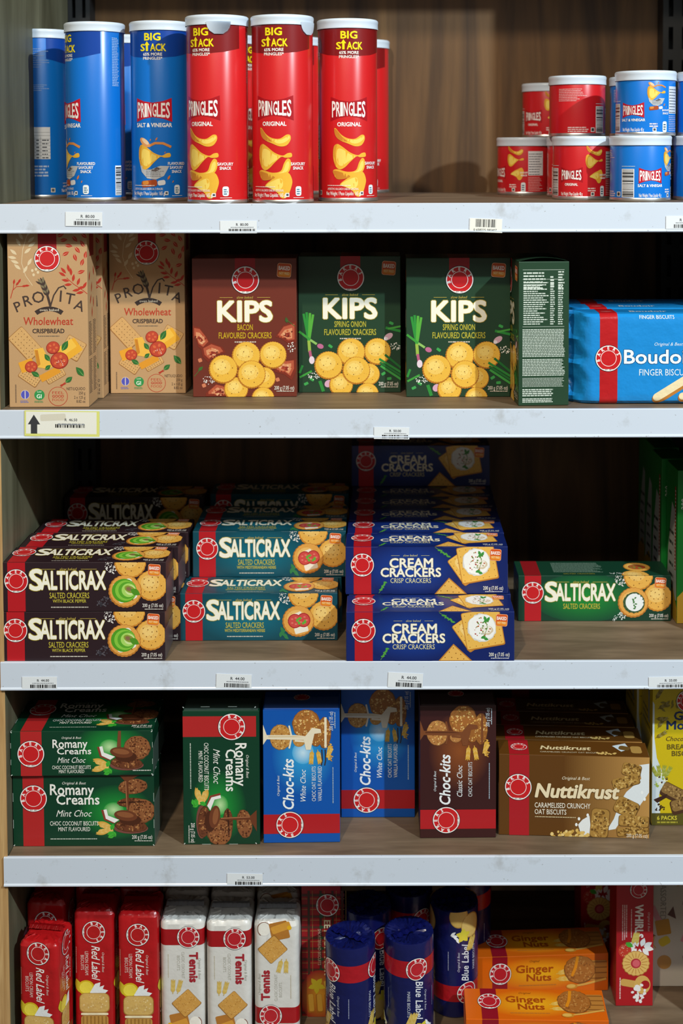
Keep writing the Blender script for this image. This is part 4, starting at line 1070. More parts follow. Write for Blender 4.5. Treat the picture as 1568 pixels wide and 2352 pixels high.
def art_cream():
    a = Art(211.6, 63); P = lambda x, y: ((x - 80) * .1517, 63 - (y - 1440) * .1517)
    a.glow(P(637, 0)[0], 34, 70, 36, '#0d1d58', '#16409a', .6)
    a.rect(10.6, .2, 33.4, 62.8, '#b51a22', 2)
    a.emblem(*P(224, 1597), 15.6)
    a.slow(*P(637, 1524), 2.8, 25, '#c8c08a')
    a.part = 'title'
    a.text('CREAM', *P(645, 1620), 11.8, CREAM, w=56, bold=.02, L=4, out='#b9a75c', outw=.022, res=3)
    a.text('CRACKERS', *P(641, 1700), 11.2, CREAM, w=78, bold=.02, L=4, out='#b9a75c', outw=.022, res=3)
    a.part = 'body'
    a.text('CRISP CRACKERS', *P(640, 1755), 6.2, '#d8cf9a', w=53, bold=.005, L=3)
    for x0, y0, x1, y1 in ((365, 1845, 425, 1745), (850, 1445, 975, 1530)):
        a.stem(*P(x0, y0), *P(x1, y1), .7, '#5f8f3a', 3)
        for k in range(6): t = .3 + k * .13; a.leaf(*P(x0 + (x1 - x0) * t, y0 + (y1 - y0) * t), 5.4, 1.4, k * 70, '#4f9a3c', 3.2)
    a.part = 'food'
    def sq(x, y, w, ang, L, sd):
        c = P(x, y); a.quad(*c, w, w, ang, '#b9782a', L, r=2.4); a.quad(c[0] - .2, c[1] + .5, w * .96, w * .95, ang, '#e9b552', L + .2, r=2.2); a.quad(c[0] - 1, c[1] + 2, w * .7, w * .66, ang, '#f2cc7c', L + .3, r=6)
        ca, sa = math.cos(math.radians(ang)), math.sin(math.radians(ang))
        for i in range(6):
            for j in range(6):
                dx, dy = (i - 2.5) * w * .165, (j - 2.5) * w * .165; a.ell(c[0] + dx * ca - dy * sa, c[1] + dx * sa + dy * ca, .55, .6, '#8a5718', L + .5, n=7)
    sq(1140, 1600, 41, 35, 3, 1); sq(1215, 1585, 49, 10, 3.8, 2)
    a.clip([P(970, 1710), P(1125, 1853), P(845, 1853)], '#b9782a', 3); a.clip([P(970, 1722), P(1108, 1850), P(860, 1850)], '#e6b055', 3.2)
    for x, y in ((935, 1780), (968, 1745), (990, 1790), (1030, 1800), (900, 1825), (955, 1825), (1005, 1835), (1055, 1838)): a.ell(*P(x, y), .7, .8, '#8a5718', 3.5, n=7)
    c = P(1205, 1575); a.ell(c[0], c[1], 18.2, 18.2, '#d9d6cf', 5, jit=.05, n=36); a.ell(c[0], c[1] + .5, 17, 17, '#f3f1ec', 5.3, jit=.05, n=36); a.ell(c[0] + 7, c[1] - 3, 7, 6, '#d6c3a4', 5.5, jit=.08); a.ell(c[0] + 6, c[1] - 2, 6, 5, '#eee6da', 5.7, jit=.08)
    a.specks(c[0], c[1], 13, 13, 34, 1.1, ('#a8362c', '#7f8a3c', '#b8562c', '#5d7a34'), 5.9, 5)
    for dx, dy, r_ in ((5, 9, 30), (4, 12, 110), (8, 11, 60), (2, -12, 20), (5, -14, 160)): a.leaf(c[0] + dx, c[1] + dy, 7, 2.1, r_, '#3f8f3c', 6.3)
    a.strip([(c[0] + 5, c[1] + 10), (c[0] + 7, c[1]), (c[0] + 2, c[1] - 12)], .6, '#5f8f3a', 6.2)
    a.part = 'body'
    a.badge(*P(1320, 1562), *P(1418, 1460))
    a.text('200 g (7.05 oz)', *P(1435, 1815), 4.6, '#eeeadf', w=26, al='R', bold=.008, L=7); a.tiny(P(1280, 0)[0], P(1435, 0)[0], P(0, 1835)[1], 1, '#cfd0d8', 7)
    return a
def flat_top(a, D):
    """The same picture printed on the top panel."""
    t = Art(a.W, D); k = D / a.H
    t.items = [('body', [(q[0], q[1] * k) for q in v], f, c, L) for p, v, f, c, L in a.items]; return t
def plain_top(D=62):
    a = Art(208, D); a.rect(8.6, .2, 31, D - .2, '#8f171d', 1); a.block(50, 14, 120, 56, 14, '#7f9a8a', .4, .2, L=1); a.text('SALTED CRACKERS', 84, 6, 3.4, '#a79c3a', L=1)
    a.cracker(168, 36, 18, 1, 24); a.ell(168, 36, 12, 10, '#a8562c', 2); a.specks(168, 36, 10, 8, 12, 2, ('#7a9a3a', '#c8452c'), 2.3); a.cracker(160, 2, 18, 1, 22); a.specks(136, 10, 10, 5, 30, .8, ('#dfe5e0',), 1.4); return a
def end_art(col, kind):
    a = Art(62, 63); a.ell(34, 26, 12, 14, '#b5a24a', 1); a.ell(34, 26, 10, 12, '#c9b867', 1.3); return a
SD = .0625
aP, aH, aG, aC = art_saltic('pepper'), art_saltic('herb'), art_saltic('plain'), art_cream()
T_SP = carton(.208, .063, SD, '#2b1b20', aP, flat_top(aP, SD * 1000), right=end_art('', 1))
T_SH = carton(.208, .063, SD, '#0d4654', aH, flat_top(aH, SD * 1000), right=end_art('', 1))
T_SG = carton(.208, .063, SD, '#123c2a', aG, plain_top())
T_CC = carton(.2116, .063, .0605, '#0f2160', aC, flat_top(aC, 60.5))
HB = .0634
def stack(tpl, kind, group, X0, slots, names):
    for (lay, Y, dx, rz), lab in zip(slots, names):
        put(tpl, 'cracker_carton', lab, (X0 + dx, Y + tpl['size'][1] / 2, SZ[2] + .0004 + lay * HB), rz, group)
xP = at_z(194, 1518, SZ[2]).x
stack(T_SP, 'pepper', 'dark brown black pepper cracker cartons', xP,
      [(0, .0005, -.002, 0), (0, .066, .008, 0), (0, .1315, .008, 0), (0, .31, .008, 0), (1, 0, 0, 0), (1, .064, .006, 0), (1, .128, .010, 0), (1, .305, .008, 0)],
      ['dark brown cracker carton, lower front of its stack, black pepper flavour', 'dark brown cracker carton in the bottom layer, second from the front', 'dark brown cracker carton in the bottom layer, third from the front',
       'dark brown cracker carton at the bottom of the rear pile by the back wall', 'dark brown cracker carton, upper front of its stack with green avocado picture', 'dark brown cracker carton in the top layer, second from the front',
       'dark brown cracker carton in the top layer, third from the front', 'shaded dark brown cracker carton on top of the rear pile, behind a gap'])
xH = at_z(593, 1472, SZ[2]).x
stack(T_SH, 'herb', 'teal Mediterranean herb cracker cartons', xH,
      [(0, .067, 0, 0), (0, .131, .004, 0), (0, .1945, .004, 0), (0, .322, .004, 0), (1, .131, .010, 0), (1, .1945, .010, 0), (1, .322, .010, 0)],
      ['teal cracker carton, lower front of its stack with tomato picture', 'teal cracker carton directly under the upper front teal carton', 'teal cracker carton in the bottom layer, third from the front', 'teal cracker carton at the bottom of the rear pile',
       'teal cracker carton, upper front of its stack, set back on the layer below', 'teal cracker carton in the top layer, second from the front', 'shaded teal cracker carton on top of the rear pile'])
xC = at_z(988, 1520, SZ[2]).x
stack(T_CC, 'cream', 'navy blue square cracker cartons', xC,
      [(0, -.003, 0, 0)] + [(0, .0615 + k * .0608, .002, 0) for k in range(6)] + [(1, .0605 + k * .0608, -.002 + .001 * k, 0) for k in range(6)] + [(2, .3645, .001, 0)],
      ['navy cracker carton, lowest and foremost of its stack, edge over the rail'] + ['navy cracker carton in the hidden bottom layer, %s from the front' % q for q in ('second', 'third', 'fourth', 'fifth', 'sixth', 'seventh')] +
      ['navy cracker carton, front of the top layer, right of the teal cartons', 'navy cracker carton in the top layer, right behind the front one', 'navy cracker carton third in the top layer, still lit', 'navy cracker carton fourth in the top layer, in shade',
       'navy cracker carton fifth in the top layer, in shade', 'navy cracker carton at the back of the top layer, under the topmost one', 'shaded navy cracker carton alone on top at the back, topmost of its stack'])
row(T_SG, 'cracker_carton', 'green salted cracker carton lying alone right of the navy stack', 1365, 1427, 2, -.006, 'green cracker carton')

# green upright pouches at the right end of the shelf
def pouch_tpl():
    a = Art(36, 205); a.clip([(5, 20), (14, 60), (12, 110), (20, 150), (28, 140), (30, 60), (35.8, 20)], '#cdd2c8', 1); a.text('200 g', 12, 168, 7, '#dfe9d6', rot=90, L=1.6); a.text('8 x 25 g', 22, 150, 5, '#cfe0c4', rot=90, L=1.6)
    a.clip([(.3, .3), (35.7, .3), (35.7, 22), (22, 40), (12, 48), (.3, 36)], '#c9a235', 1.3)
    b = Art(60, 205); b.part = 'picture_panel'; b.clip([(4, 20), (10, 90), (30, 160), (50, 150), (56, 30)], '#aeb3aa', 1); b.block(16, 40, 44, 130, 6, '#3a4038', .3, .4, L=1.6); b.part = 'body'; b.rect(46, 70, 52, 185, '#a3302c', 1.4); b.block(47, 72, 51, 183, 22, '#e8dccf', .4, L=1.8); b.clip([(.3, .3), (59.7, .3), (59.7, 20), (30, 50), (.3, 30)], '#b78f2c', 1.3)
    return carton(.036, .210, .060, '#147a2c', a, left=b, ends=False)
T_PO = pouch_tpl()
for i, (lab, px, Y) in enumerate((('green snack carton standing foremost at the right frame edge', 1583, .125), ('green snack carton with white picture, second from the front at the right edge', 1545, .192), ('shaded green snack carton third from the front, by the right upright', 1527, .259), ('darkest green snack carton at the back of its row', 1511, .326))):
    p = at_y(px, 1400, Y); put(T_PO, 'snack_carton', lab, (p.x, Y + .03, SZ[2] + .0004), .02, 'green snack cartons at the right end')

# ================================================================== SHELF 4: biscuit boxes
CH = ('#7a4526', '#9a6238', '#5a2f1a', '#b07a4a', '#47220f')
def choc_pic(a, P, k=1.0, tall=True):
    a.part = 'food'
    a.glow(*P(1000, 1130), 48 * k, 36 * k, '#0b3a25', '#1f9a3a', .8); a.glow(*P(985, 1110), 13 * k, 10 * k, '#1f9a3a', '#b9e0a0', 1.9, n=14)
    if tall:
        a.crumb(*P(1155, 900), 19 * k, 10 * k, '#8a5431', CH, 3, 90, 6, 2); a.crumb(*P(1150, 1045), 20 * k, 6.5 * k, '#6b3c22', CH, 3, 50, 0, 3)
        a.quad(*P(1150, 1040), 36 * k, 2, 2, '#3a1d10', 3.9)
        a.clip([P(1025, 785), P(1085, 850), P(1098, 1110), P(1118, 1110), P(1118, 850), P(1235, 785)], '#6a3820', 5); a.strip([P(1092, 850), P(1103, 1105)], 1.1, '#a8714a', 5.4)
    else: a.clip([P(1062, 785), P(1068, 900), P(1050, 1110), P(1085, 1110), P(1088, 900), P(1086, 785)], '#7a452a', 5)
    a.crumb(*P(1228, 1120), 17.5 * k, 16 * k, '#8f5833', CH, 3.6, 160, 0, 4)
    a.ell(*P(1135, 1275), 22 * k, 7 * k, '#7a463c', 4.4); a.crumb(*P(1135, 1255), 21 * k, 8 * k, '#6a3a22', CH, 4.6, 60, -4, 5); a.ell(*P(1130, 1200), 14 * k, 7 * k, '#4c2615', 5.2); a.ell(*P(1090, 1160), 15 * k, 7 * k, '#6d3a22', 5.4, rot=-8); a.ell(*P(1085, 1152), 11 * k, 3.6 * k, '#8d5533', 5.6, rot=-8)
    a.clip([P(875, 1110), P(920, 1105), P(930, 1165), P(1030, 1200), P(985, 1232), P(900, 1200)], '#8a3e2c', 4.2); a.clip([P(895, 1108), P(922, 1103), P(935, 1160), P(1032, 1198), P(990, 1225), P(915, 1188)], '#f0ede8', 4.5)
    for x, y, r in ((880, 1235, -15), (870, 1312, 12)): a.wheat(P(x, y)[0] - 6 * k, P(x, y)[1], 22 * k, r, '#dfb155', 4.4, 6); a.leaf(*P(x + 20, y), 20 * k, 3.4 * k, r, '#d9a648', 4.3)
    for x, y, r in ((970, 1262, 70), (955, 1320, 20), (985, 1325, 120), (960, 1345, 200)): a.leaf(*P(x, y), 9 * k, 3.2 * k, r, '#3fae35', 4.8, '#2a7a26')
    a.part = 'body'
def art_romany(H=94.7):
    a = Art(182, H); big = H > 80
    if big: P = lambda x, y: ((x - 100) * .1468, 94.7 - (y - 790) * .1468)
    else:   P = lambda x, y: ((x - 72) * .1455, 58.6 - (y - 375) * .1455)
    if big:
        a.rect(13, .2, 40, H - .2, '#b32626', 2); a.emblem(*P(283, 1005), 17.8)
        T = ((640, 880, 3.4), (621, 972, 15), (672, 1058, 15), (637, 1168, 9.5), (637, 1248, 5.6), (637, 1298, 5.2))
    else:
        a.rect(13, .2, 40, H - .2, '#b32626', 2); a.emblem(*P(252, 578), 17.6)
        T = ((610, 445, 2.8), (596, 524, 11.6), (632, 582, 9.5), (608, 660, 8), (607, 716, 4.6), (607, 753, 4.4))
    a.text('Original & Best', *P(*T[0][:2]), T[0][2], '#e6e3da', shear=.3, L=3)
    a.part = 'title'
    k = 1 if big else .79
    a.text('Romany', *P(*T[1][:2]), T[1][2] * .92, '#f0eee6', w=56 * k, bold=.016, L=6); a.text('Creams', *P(*T[2][:2]), T[2][2] * .86, '#f0eee6', w=55 * k, bold=.016, L=6)
    a.part = 'body'
    a.text('Mint Choc', *P(*T[3][:2]), T[3][2] * .9, '#eceae2', w=46 * k, shear=.35, bold=.0, L=6)
    a.text('CHOC COCONUT BISCUITS', *P(*T[4][:2]), T[4][2], '#dfe0d4', w=61 * (k + .02), bold=.01, L=6); a.text('MINT FLAVOURED', *P(*T[5][:2]), T[5][2], '#dfe0d4', w=41 * k, bold=.01, L=6)
    if big:
        a.tiny(48, 108, P(0, 1372)[1], 1.2, '#b9c2b4', 6); choc_pic(a, P)
        a.text('200 g (7.05 oz)', *P(1320, 1368), 4.8, '#e6e3da', w=26, al='R', bold=.01, L=7.5); a.tiny(P(1165, 0)[0], P(1322, 0)[0], P(0, 1390)[1], 1, '#cfcfc4', 7.5)
    else:
        Q = lambda x, y: P(x - 42, y - 590); choc_pic(a, Q, .98, False); a.tiny(P(1145, 0)[0], P(1305, 0)[0], P(0, 736)[1], 1.2, '#cfcfc4', 7)
    # whitened, rubbed corners
    for x, y in ((1.2, 1.2), (180.8, 1.2), (1.2, H - 1.2), (180.8, H - 1.2)): a.quad(x, y, 2.2, 1.1, 45 if (x > 9) == (y > 9) else -45, '#cfd4cc', 1.2)
    for y in (.25, .62): a.rect(.2, H * y, .7, H * (y + .12), '#b8c2b8', 1.2); a.rect(181.3, H * y, 181.8, H * (y + .12), '#b8c2b8', 1.2)
    return a
aR, aRs = art_romany(), art_romany(58.6)
T_RL = carton(.182, .0947, .0586, '#0b3a25', aR, flat_top(aRs, 58.6))                 # on its edge
T_RF = carton(.182, .0586, .0947, '#0b3a25', aRs, flat_top(aR, 94.7))                 # lying flat
T_RU = carton(.176, .0985, .0586, '#0b3a25', aR, None, orient='cw')
def tops(tpl, em=(45, 30), c='#b32626'):   # emblem printed on the top end of an upright box
    return tpl
G6 = 'green mint chocolate biscuit boxes'
row(T_RL, 'biscuit_carton', 'green mint biscuit box on its long edge, under the flat one at left', 193, 1944, 3, 0, G6)
p = base_at(193, 1944, 3)
put(T_RF, 'biscuit_carton', 'green mint biscuit box lying flat on top of another green box', (at_y(187, 1769, .018).x, .0655, p.z + .0953), .012, G6)
row(T_RU, 'biscuit_carton', 'green mint biscuit box standing upright left of the blue box', 509, 1940, 3, .006, G6)

def art_chockits(white):
    a = Art(176, 98.8); P = lambda x, y: ((1045 - y) * .2, 98.8 - (x - 585) * .198)
    base = '#0a52a8' if white else '#3a1a1a'
    a.glow(*P(845, 470), 52, 40, base, '#2f9fd8' if white else '#8a4a22', .6)
    if white: a.glow(*P(845, 450), 15, 14, '#3fa6da', '#c4e0ee', 1.8, n=18)
    a.rect(12.2, .2, 37.8, 98.6, '#b01c22', 2.8); a.emblem(*P(757, 925), 18)
    a.part = 'title'; a.text('Choc-kits', 78, P(782, 0)[1], 13.5, '#eef1f2', w=66, shear=.22, bold=.02, L=5, res=3); a.part = 'body'
    a.text('Original & Best', 76, P(690, 0)[1], 3, '#dfe6ea', shear=.3, L=5)
    a.text('White Choc' if white else 'Classic Choc', 76, P(862, 0)[1], 7, '#eef1f2', w=42, shear=.3, L=5)
    a.text('CHOC OAT BISCUITS', 78, P(927, 0)[1], 5, '#e3e8ea', w=46, bold=.0, L=5)
    if white: a.text('VANILLA FLAVOURED', 78, P(966, 0)[1], 5, '#e3e8ea', w=46, bold=.0, L=5)
    a.tiny(52, 100, P(1042, 0)[1], 1, '#a9bccb', 5)
    a.part = 'food'; O = ('#b9803c', '#d9a75a', '#8f5a26', '#e3bd7a', '#a06a30')
    cr, st = ('#e9dcc0', '#d8c39a') if white else ('#7a4526', '#5a2f1a')
    bz = '#c08a44' if white else '#b57a42'
    a.crumb(*P(700, 345), 17, 14, bz, O, 4, 90, 0, 6); a.strip([P(755, 270), P(772, 345), P(755, 420)], 2.2, cr, 4.9)
    a.crumb(*P(820, 370), 8, 8, bz, O, 3.8, 30, 0, 7); a.quad(*P(822, 372), 12, 2.4, -95, cr, 4.6)
    a.crumb(*P(868, 262), 20, 18, '#a8692f' if white else '#a5652f', O, 4.2, 150, 0, 8)
    a.crumb(*P(985, 320), 21, 8.6, '#9a5f2a', O, 4.4, 70, 0, 9); a.quad(*P(992, 318), 40, 3, 0, cr, 5.4); a.crumb(*P(930, 345), 13, 8, '#9a5f2a', O, 4.3, 40, 0, 10)
    a.clip([P(585, 260), P(610, 330), P(800, 332), P(860, 340), P(905, 285), P(960, 295), P(965, 320), P(920, 325), P(895, 430), P(865, 430), P(850, 365), P(610, 358), P(585, 395)], cr, 5.8)
    a.clip([P(620, 336), P(800, 338), P(850, 346), P(800, 346), P(620, 346)], st, 6.1)
    for x, y, r in ((905, 470, 175), (940, 470, 190), (1025, 430, 170)): a.wheat(*P(x, y - 40), 20, r, '#d9a63f', 4.6, 5)
    if white:
        for x in (968, 990): a.strip([P(x, 430), P(x + 3, 500), P(x - 4, 535)], 1.4, '#3a2a20', 4.7)
    a.specks(*P(1025, 450), 12, 4, 30, 1.5, ('#e3b85a', '#c98f35'), 4.6, 11)
    a.part = 'body'
    a.text('200 g (7.05 oz)', P(0, 243)[0], P(1040, 0)[1], 4.8, '#dfe6ea', w=25, L=7); a.tiny(P(0, 290)[0], P(0, 185)[0], P(1056, 0)[1], 1, '#b9c6cf', 7)
    return a
def end_top(c, em=True, slot=True):
    a = Art(98.8, 58)
    if em: a.emblem(49, 36, 11, sq=.9)
    if slot: a.rect(15, 2, 58, 8, '#c9ced2', 1); a.tiny(22, 50, 4, 1.6, '#7d8288', 1.4)
    return a
T_CW = carton(.176, .0988, .058, '#0a52a8', art_chockits(True), end_top(''), orient='ccw')
T_CB = carton(.176, .0988, .058, '#3a1a1a', art_chockits(False), end_top(''), orient='ccw')
G7 = 'oat biscuit boxes standing upright'
row(T_CW, 'biscuit_carton', 'front bright blue oat biscuit box standing upright beside the green box', 692, 1936, 3, .02, G7)
row(T_CW, 'biscuit_carton', 'bright blue oat biscuit box set back, left of the brown one', 868, 1878, 3, 0, G7)
row(T_CB, 'biscuit_carton', 'dark brown chocolate oat biscuit box standing upright', 1051, 1925, 3, .01, G7)

def art_nutti(top=False):
    H = 42 if top else 108
    a = Art(195, H); P = lambda x, y: ((x - 528) * .2254, 108 - (y - 393) * .2254)
    if not top:
        for i in range(36): a.rect(85 + i * 3.05, .2, min(85 + (i + 1) * 3.05, 194.8), H - .2, mixc('#5f3a12', '#b98a4a', (i + 1) / 36), .6)
    a.rect(13.5, .2, 39.4, H - .2, '#ab1b24', 2)
    if top:
        a.emblem(27, 21, 11, sq=.9); a.text('Nuttikrust', 88, 16, 10, '#e3cfa0', w=66, shear=.2, bold=.03, L=3); a.text('CARAMELISED CRUNCHY OAT BISCUITS', 92, 7, 3.4, '#d8c8a6', w=76, L=3)
        a.clip([(150, 30), (168, 38), (172, 22), (160, 14)], '#cfdde6', 2); a.quad(165, 24, 12, 14, 70, '#6f5226', 3, r=4); a.quad(180, 20, 14, 20, 0, '#b08a48', 2.6, r=4); a.specks(140, 9, 12, 4, 24, 2, ('#d8b56a',), 2.4); return a
    a.emblem(*P(640, 585), 17.8)
    a.text('Original & Best', *P(972, 535), 4, '#e9dcc0', w=36, shear=.3, L=3)
    a.part = 'title'; a.text('Nuttikrust', *P(978, 640), 17.5, '#ead9b4', w=108, shear=.2, bold=.035, L=7, out='#6b4a1e', outw=.02, res=3); a.part = 'body'
    a.text('CARAMELISED CRUNCHY', *P(735, 703), 6.6, '#eee4cf', w=72, al='L', bold=.01, L=7); a.text('OAT BISCUITS', *P(735, 742), 6.6, '#eee4cf', w=41, al='L', bold=.01, L=7); a.tiny(47, 100, P(0, 760)[1], 1.1, '#cdb98f', 7)
    a.part = 'food'; O = ('#8a6228', '#b98f48', '#6b4a1c', '#cda860')
    a.clip([P(1390, 430), P(1330, 440), P(1345, 520), P(1260, 600), P(1225, 660), P(1190, 760), P(1150, 830), P(1200, 820), P(1260, 720), P(1330, 690), P(1390, 600)], '#dfe4e6', 3)
    a.clip([P(1000, 850), P(985, 800), P(1010, 770), P(1050, 745), P(1060, 840), P(1040, 870)], '#e6e8e6', 3)
    for x, y in ((990, 765), (975, 800), (1040, 742), (1365, 640), (1350, 600)): a.ell(*P(x, y), 1.6, 2.2, '#eef0ee', 3.2)
    def bis(x, y, w, h, ang, L, sd):
        c = P(x, y); a.quad(*c, w, h, ang, '#6b4a1e', L, r=min(w, h) * .22); a.quad(c[0] - .3, c[1] + .5, w * .95, h * .95, ang, '#a87f3c', L + .2, r=min(w, h) * .22); a.specks(c[0], c[1], w * .45, h * .45, 90, 1.7, O, L + .4, sd, ang)
    bis(1290, 470, 25, 17, -12, 4, 1); bis(1258, 540, 36, 15, 18, 4.6, 2); bis(1110, 790, 24, 40, -5, 5, 3); bis(1262, 692, 31, 23, -25, 5, 4); bis(1300, 832, 42, 11, 6, 4.4, 5); bis(1305, 772, 40, 15, -3, 5.4, 6)
    a.specks(*P(940, 862), 24, 7, 46, 3.0, ('#dcb765', '#e8cb86', '#c99f4a'), 4, 7)
    a.part = 'body'; a.text('200 g (7.05 oz)', *P(1382, 866), 4.6, '#efe6d2', w=27, al='R', L=7)
    return a
T_NK = carton(.195, .108, .042, '#5f3a12', art_nutti(), art_nutti(True))
G8 = 'golden brown crunchy oat biscuit boxes'
pn = at_z(1320, 1925, SZ[3]); rz = -.055
for i, lab in enumerate(('golden brown oat biscuit box foremost in its row, milk splash picture', 'golden brown oat biscuit box second in its row, only its top showing', 'golden brown oat biscuit box third in its row, top in half shade', 'golden brown oat biscuit box hindmost in its row, in shade')):
    put(T_NK, 'biscuit_carton', lab, (pn.x - .0008 * i, pn.y + .024 + i * .0442, SZ[3] + .0004), rz, G8)
def art_dark(): 
    a = Art(182, 108); a.rect(13, .2, 39, 107.8, '#7d1620', 1); a.text('Choc-kits', 100, 60, 18, '#cfc4bc', w=90, shear=.2, L=2); return a
T_DK = carton(.182, .120, .058, '#2c1414', art_dark())
put(T_DK, 'biscuit_carton', 'dark chocolate brown carton behind the golden brown row, against the back', (at_y(1290, 1640, .29).x, .292, SZ[3] + .0004), 0, 'dark brown carton')

def art_morning():
    a = Art(130, 190); P = lambda x, y: ((x - 1388) * .2254, (825 - y) * .2254)
    a.clip([P(1388, 80), P(1400, 100), P(1400, 300), P(1415, 420), P(1470, 560), P(1430, 640), P(1440, 800), P(1388, 800)], '#cfdbe0', 1)
    for i in range(5): a.wheat(4 + 3 * (i % 2), 170 - i * 13, 18, 60 - 30 * (i % 3), '#7d6a1c', 1.6, 4)
    for i in range(9): a.leaf(14 + (i % 4) * 6, 166 - (i // 4) * 5, 8, 1.6, i * 40, '#8a7a22', 1.6)
    a.emblem(46, 168, 15)
    a.part = 'title'; a.text('Good', P(1515, 0)[0], P(0, 192)[1], 11, '#1e2f5a', w=40, al='L', bold=.03, L=3); a.text('Morning', P(1472, 0)[0], P(0, 248)[1], 11, '#1e2f5a', w=62, al='L', bold=.03, L=3); a.part = 'body'
    a.text('Chocolate', P(1468, 0)[0], P(0, 318)[1], 6, '#4a3320', w=36, al='L', shear=.3, L=3); a.text('BREAKFAST', P(1475, 0)[0], P(0, 368)[1], 6.6, '#6b5a1a', w=52, al='L', bold=.03, L=3); a.text('BISCUITS', P(1503, 0)[0], P(0, 408)[1], 6.6, '#6b5a1a', w=40, al='L', bold=.03, L=3)
    a.part = 'food'
    for i in range(4): a.wheat(*P(1425 + i * 12, 540), 18, 120 - 20 * i, '#9aa03a', 2.4, 5)
    a.specks(*P(1440, 560), 9, 10, 26, 1.6, ('#4a2c18', '#9ab04a', '#e8ecd0'), 2.8, 3); a.specks(*P(1435, 720), 8, 5, 14, 1.6, ('#3a2414',), 2.8, 4)
    for x, y, an, sd in ((1530, 640, -28, 1), (1590, 700, 15, 2)):
        c = P(x, y); a.quad(*c, 42, 20, an, '#4a2f1c', 3.6, r=4); a.quad(c[0], c[1] + 2, 40, 15, an, '#8a6a3a', 3.9, r=4); a.specks(c[0], c[1] + 2, 18, 6, 50, 1.4, ('#5d4020', '#b08d55'), 4.2, sd, an)
    a.clip([P(1398, 670), P(1420, 690), P(1470, 660), P(1480, 635), P(1430, 655)], '#3a2018', 4)
    a.part = 'body'
    a.rect(.2, .2, 129.8, P(0, 752)[1], '#57501a', 2); a.text('6 PACKS', P(1420, 0)[0], P(0, 792)[1], 5.2, '#cfc23a', w=26, al='L', bold=.03, L=3); a.tiny(P(1420, 0)[0], P(1540, 0)[0], P(0, 812)[1], 2.2, '#a39a34', 3)
    return a
def side_morning():
    a = Art(70, 190); a.block(10, 40, 60, 150, 12, '#7a7420', .4, L=1); a.rect(44, 130, 52, 176, '#8d9aa8', 1.2); return a
T_GM = carton(.130, .190, .070, '#cdb414', art_morning(), left=side_morning())
pg = at_z(1496, 1896, SZ[3])
put(T_GM, 'biscuit_carton', 'bright yellow breakfast biscuit box at the right frame edge', (pg.x + .065, pg.y + .035, SZ[3] + .0004), 0, 'yellow breakfast biscuit boxes')
put(T_GM, 'biscuit_carton', 'yellow biscuit box behind the front yellow one, only its shaded side showing', (pg.x + .058, pg.y + .108, SZ[3] + .0004), .02, 'yellow breakfast biscuit boxes')

# ================================================================== SHELF 5: packets and rolls
Z5 = SZ[4]
def art_redlabel():
    a = Art(165, 118); u = 59; P = lambda x, y: ((y - 400) * .144, u + (x - 850) * .144)
    RS = ('#d9b673', '#c9a05a', '#e6cc92')
    def face(v, n=''):
        a.emblem(24, v, 15.4, '#b31a1c'); a.part = 'title' + n; a.text('Red Label', 66, v - 3, 10.5, '#f0e9e2', w=47, shear=.35, bold=.01, L=4, res=3); a.part = 'body'
        a.text('Original & Best', 65, v + 10.5, 3, '#e9cfc4', shear=.3, L=4); a.text('LEMON CREAM', 66, v - 12, 4.4, '#e9cfc4', w=32, L=4); a.text('BISCUITS', 65, v - 17.5, 4.2, '#e9cfc4', w=20, L=4)
        a.part = 'food' + n
        a.clip([(88, v + 18), (90, v - 20), (97, v - 24), (104, v - 10), (112, v + 16)], '#e2c21e', 4.4) if 0 else a.ell(99, v - 11, 10, 11, '#d8b820', 4.4); a.ell(99, v - 11, 8, 8.6, '#efdb4a', 4.7); a.leaf(96, v - 22, 18, 5, 10, '#cdb62a', 4.6)
        a.clip([(94, v + 1), (92, v + 8), (98, v + 7), (96, v + 13), (101, v + 11), (103, v + 18), (107, v + 14), (110, v + 2), (106, v - 6)], '#eef0f0', 5)
        a.quad(120, v, 27, 40, 0, '#a87a34', 5.2, r=7); a.quad(119.6, v, 25, 38, 0, '#d3ad62', 5.5, r=6.5); a.specks(119, v, 11, 17, 60, 1.2, RS, 5.8, 4); a.quad(135, v, 3, 36, 0, '#f0e3bd', 5.3, r=1); a.quad(148, v, 22, 36, 0, '#bd8e45', 5.2, r=4)
        for k in range(7): a.rect(138, v - 16 + k * 5, 158, v - 14 + k * 5, '#9c7030', 5.6)
        a.part = 'body'
    face(u); face(u + 52, '#1'); face(u - 52, '#2')
    a.tiny(44, 80, u - 24, .8, '#d8a99c', 3)
    return a
T_RD = packet(.0525, .055, .170, .006, '#b0161a', art_redlabel(), orient='cw', seal_c='#a81318', seed=2)
G9 = 'red lemon biscuit packets'
def up(tpl, name, lab, px, py, Y, grp, rz=0.0, tilt=None, cat='biscuit packet', parts=PK, dz=0.0):
    p = at_y(px, py, Y)
    return put(tpl, name, lab, (p.x, Y + tpl['size'][1] / 2, Z5 + .0004 + dz), rz, grp, cat, parts, tilt)
T_RDs = packet(.0525, .055, .155, .006, '#b0161a', art_redlabel(), orient='cw', seal_c='#a81318', seed=3)
up(T_RDs, 'biscuit_packet', 'foremost red lemon biscuit packet, leftmost on the bottom shelf', 95, 2250, .006, G9, -.13)
up(T_RD, 'biscuit_packet', 'shaded red packet standing behind the leftmost red one', 108, 2150, .074, G9, -.05)
up(T_RD, 'biscuit_packet', 'red lemon biscuit packet in the middle of the three in front', 216, 2200, .052, G9)
up(T_RD, 'biscuit_packet', 'shaded red packet behind the middle red one', 218, 2150, .112, G9)
up(T_RD, 'biscuit_packet', 'red lemon biscuit packet beside the white packets', 317, 2200, .046, G9)
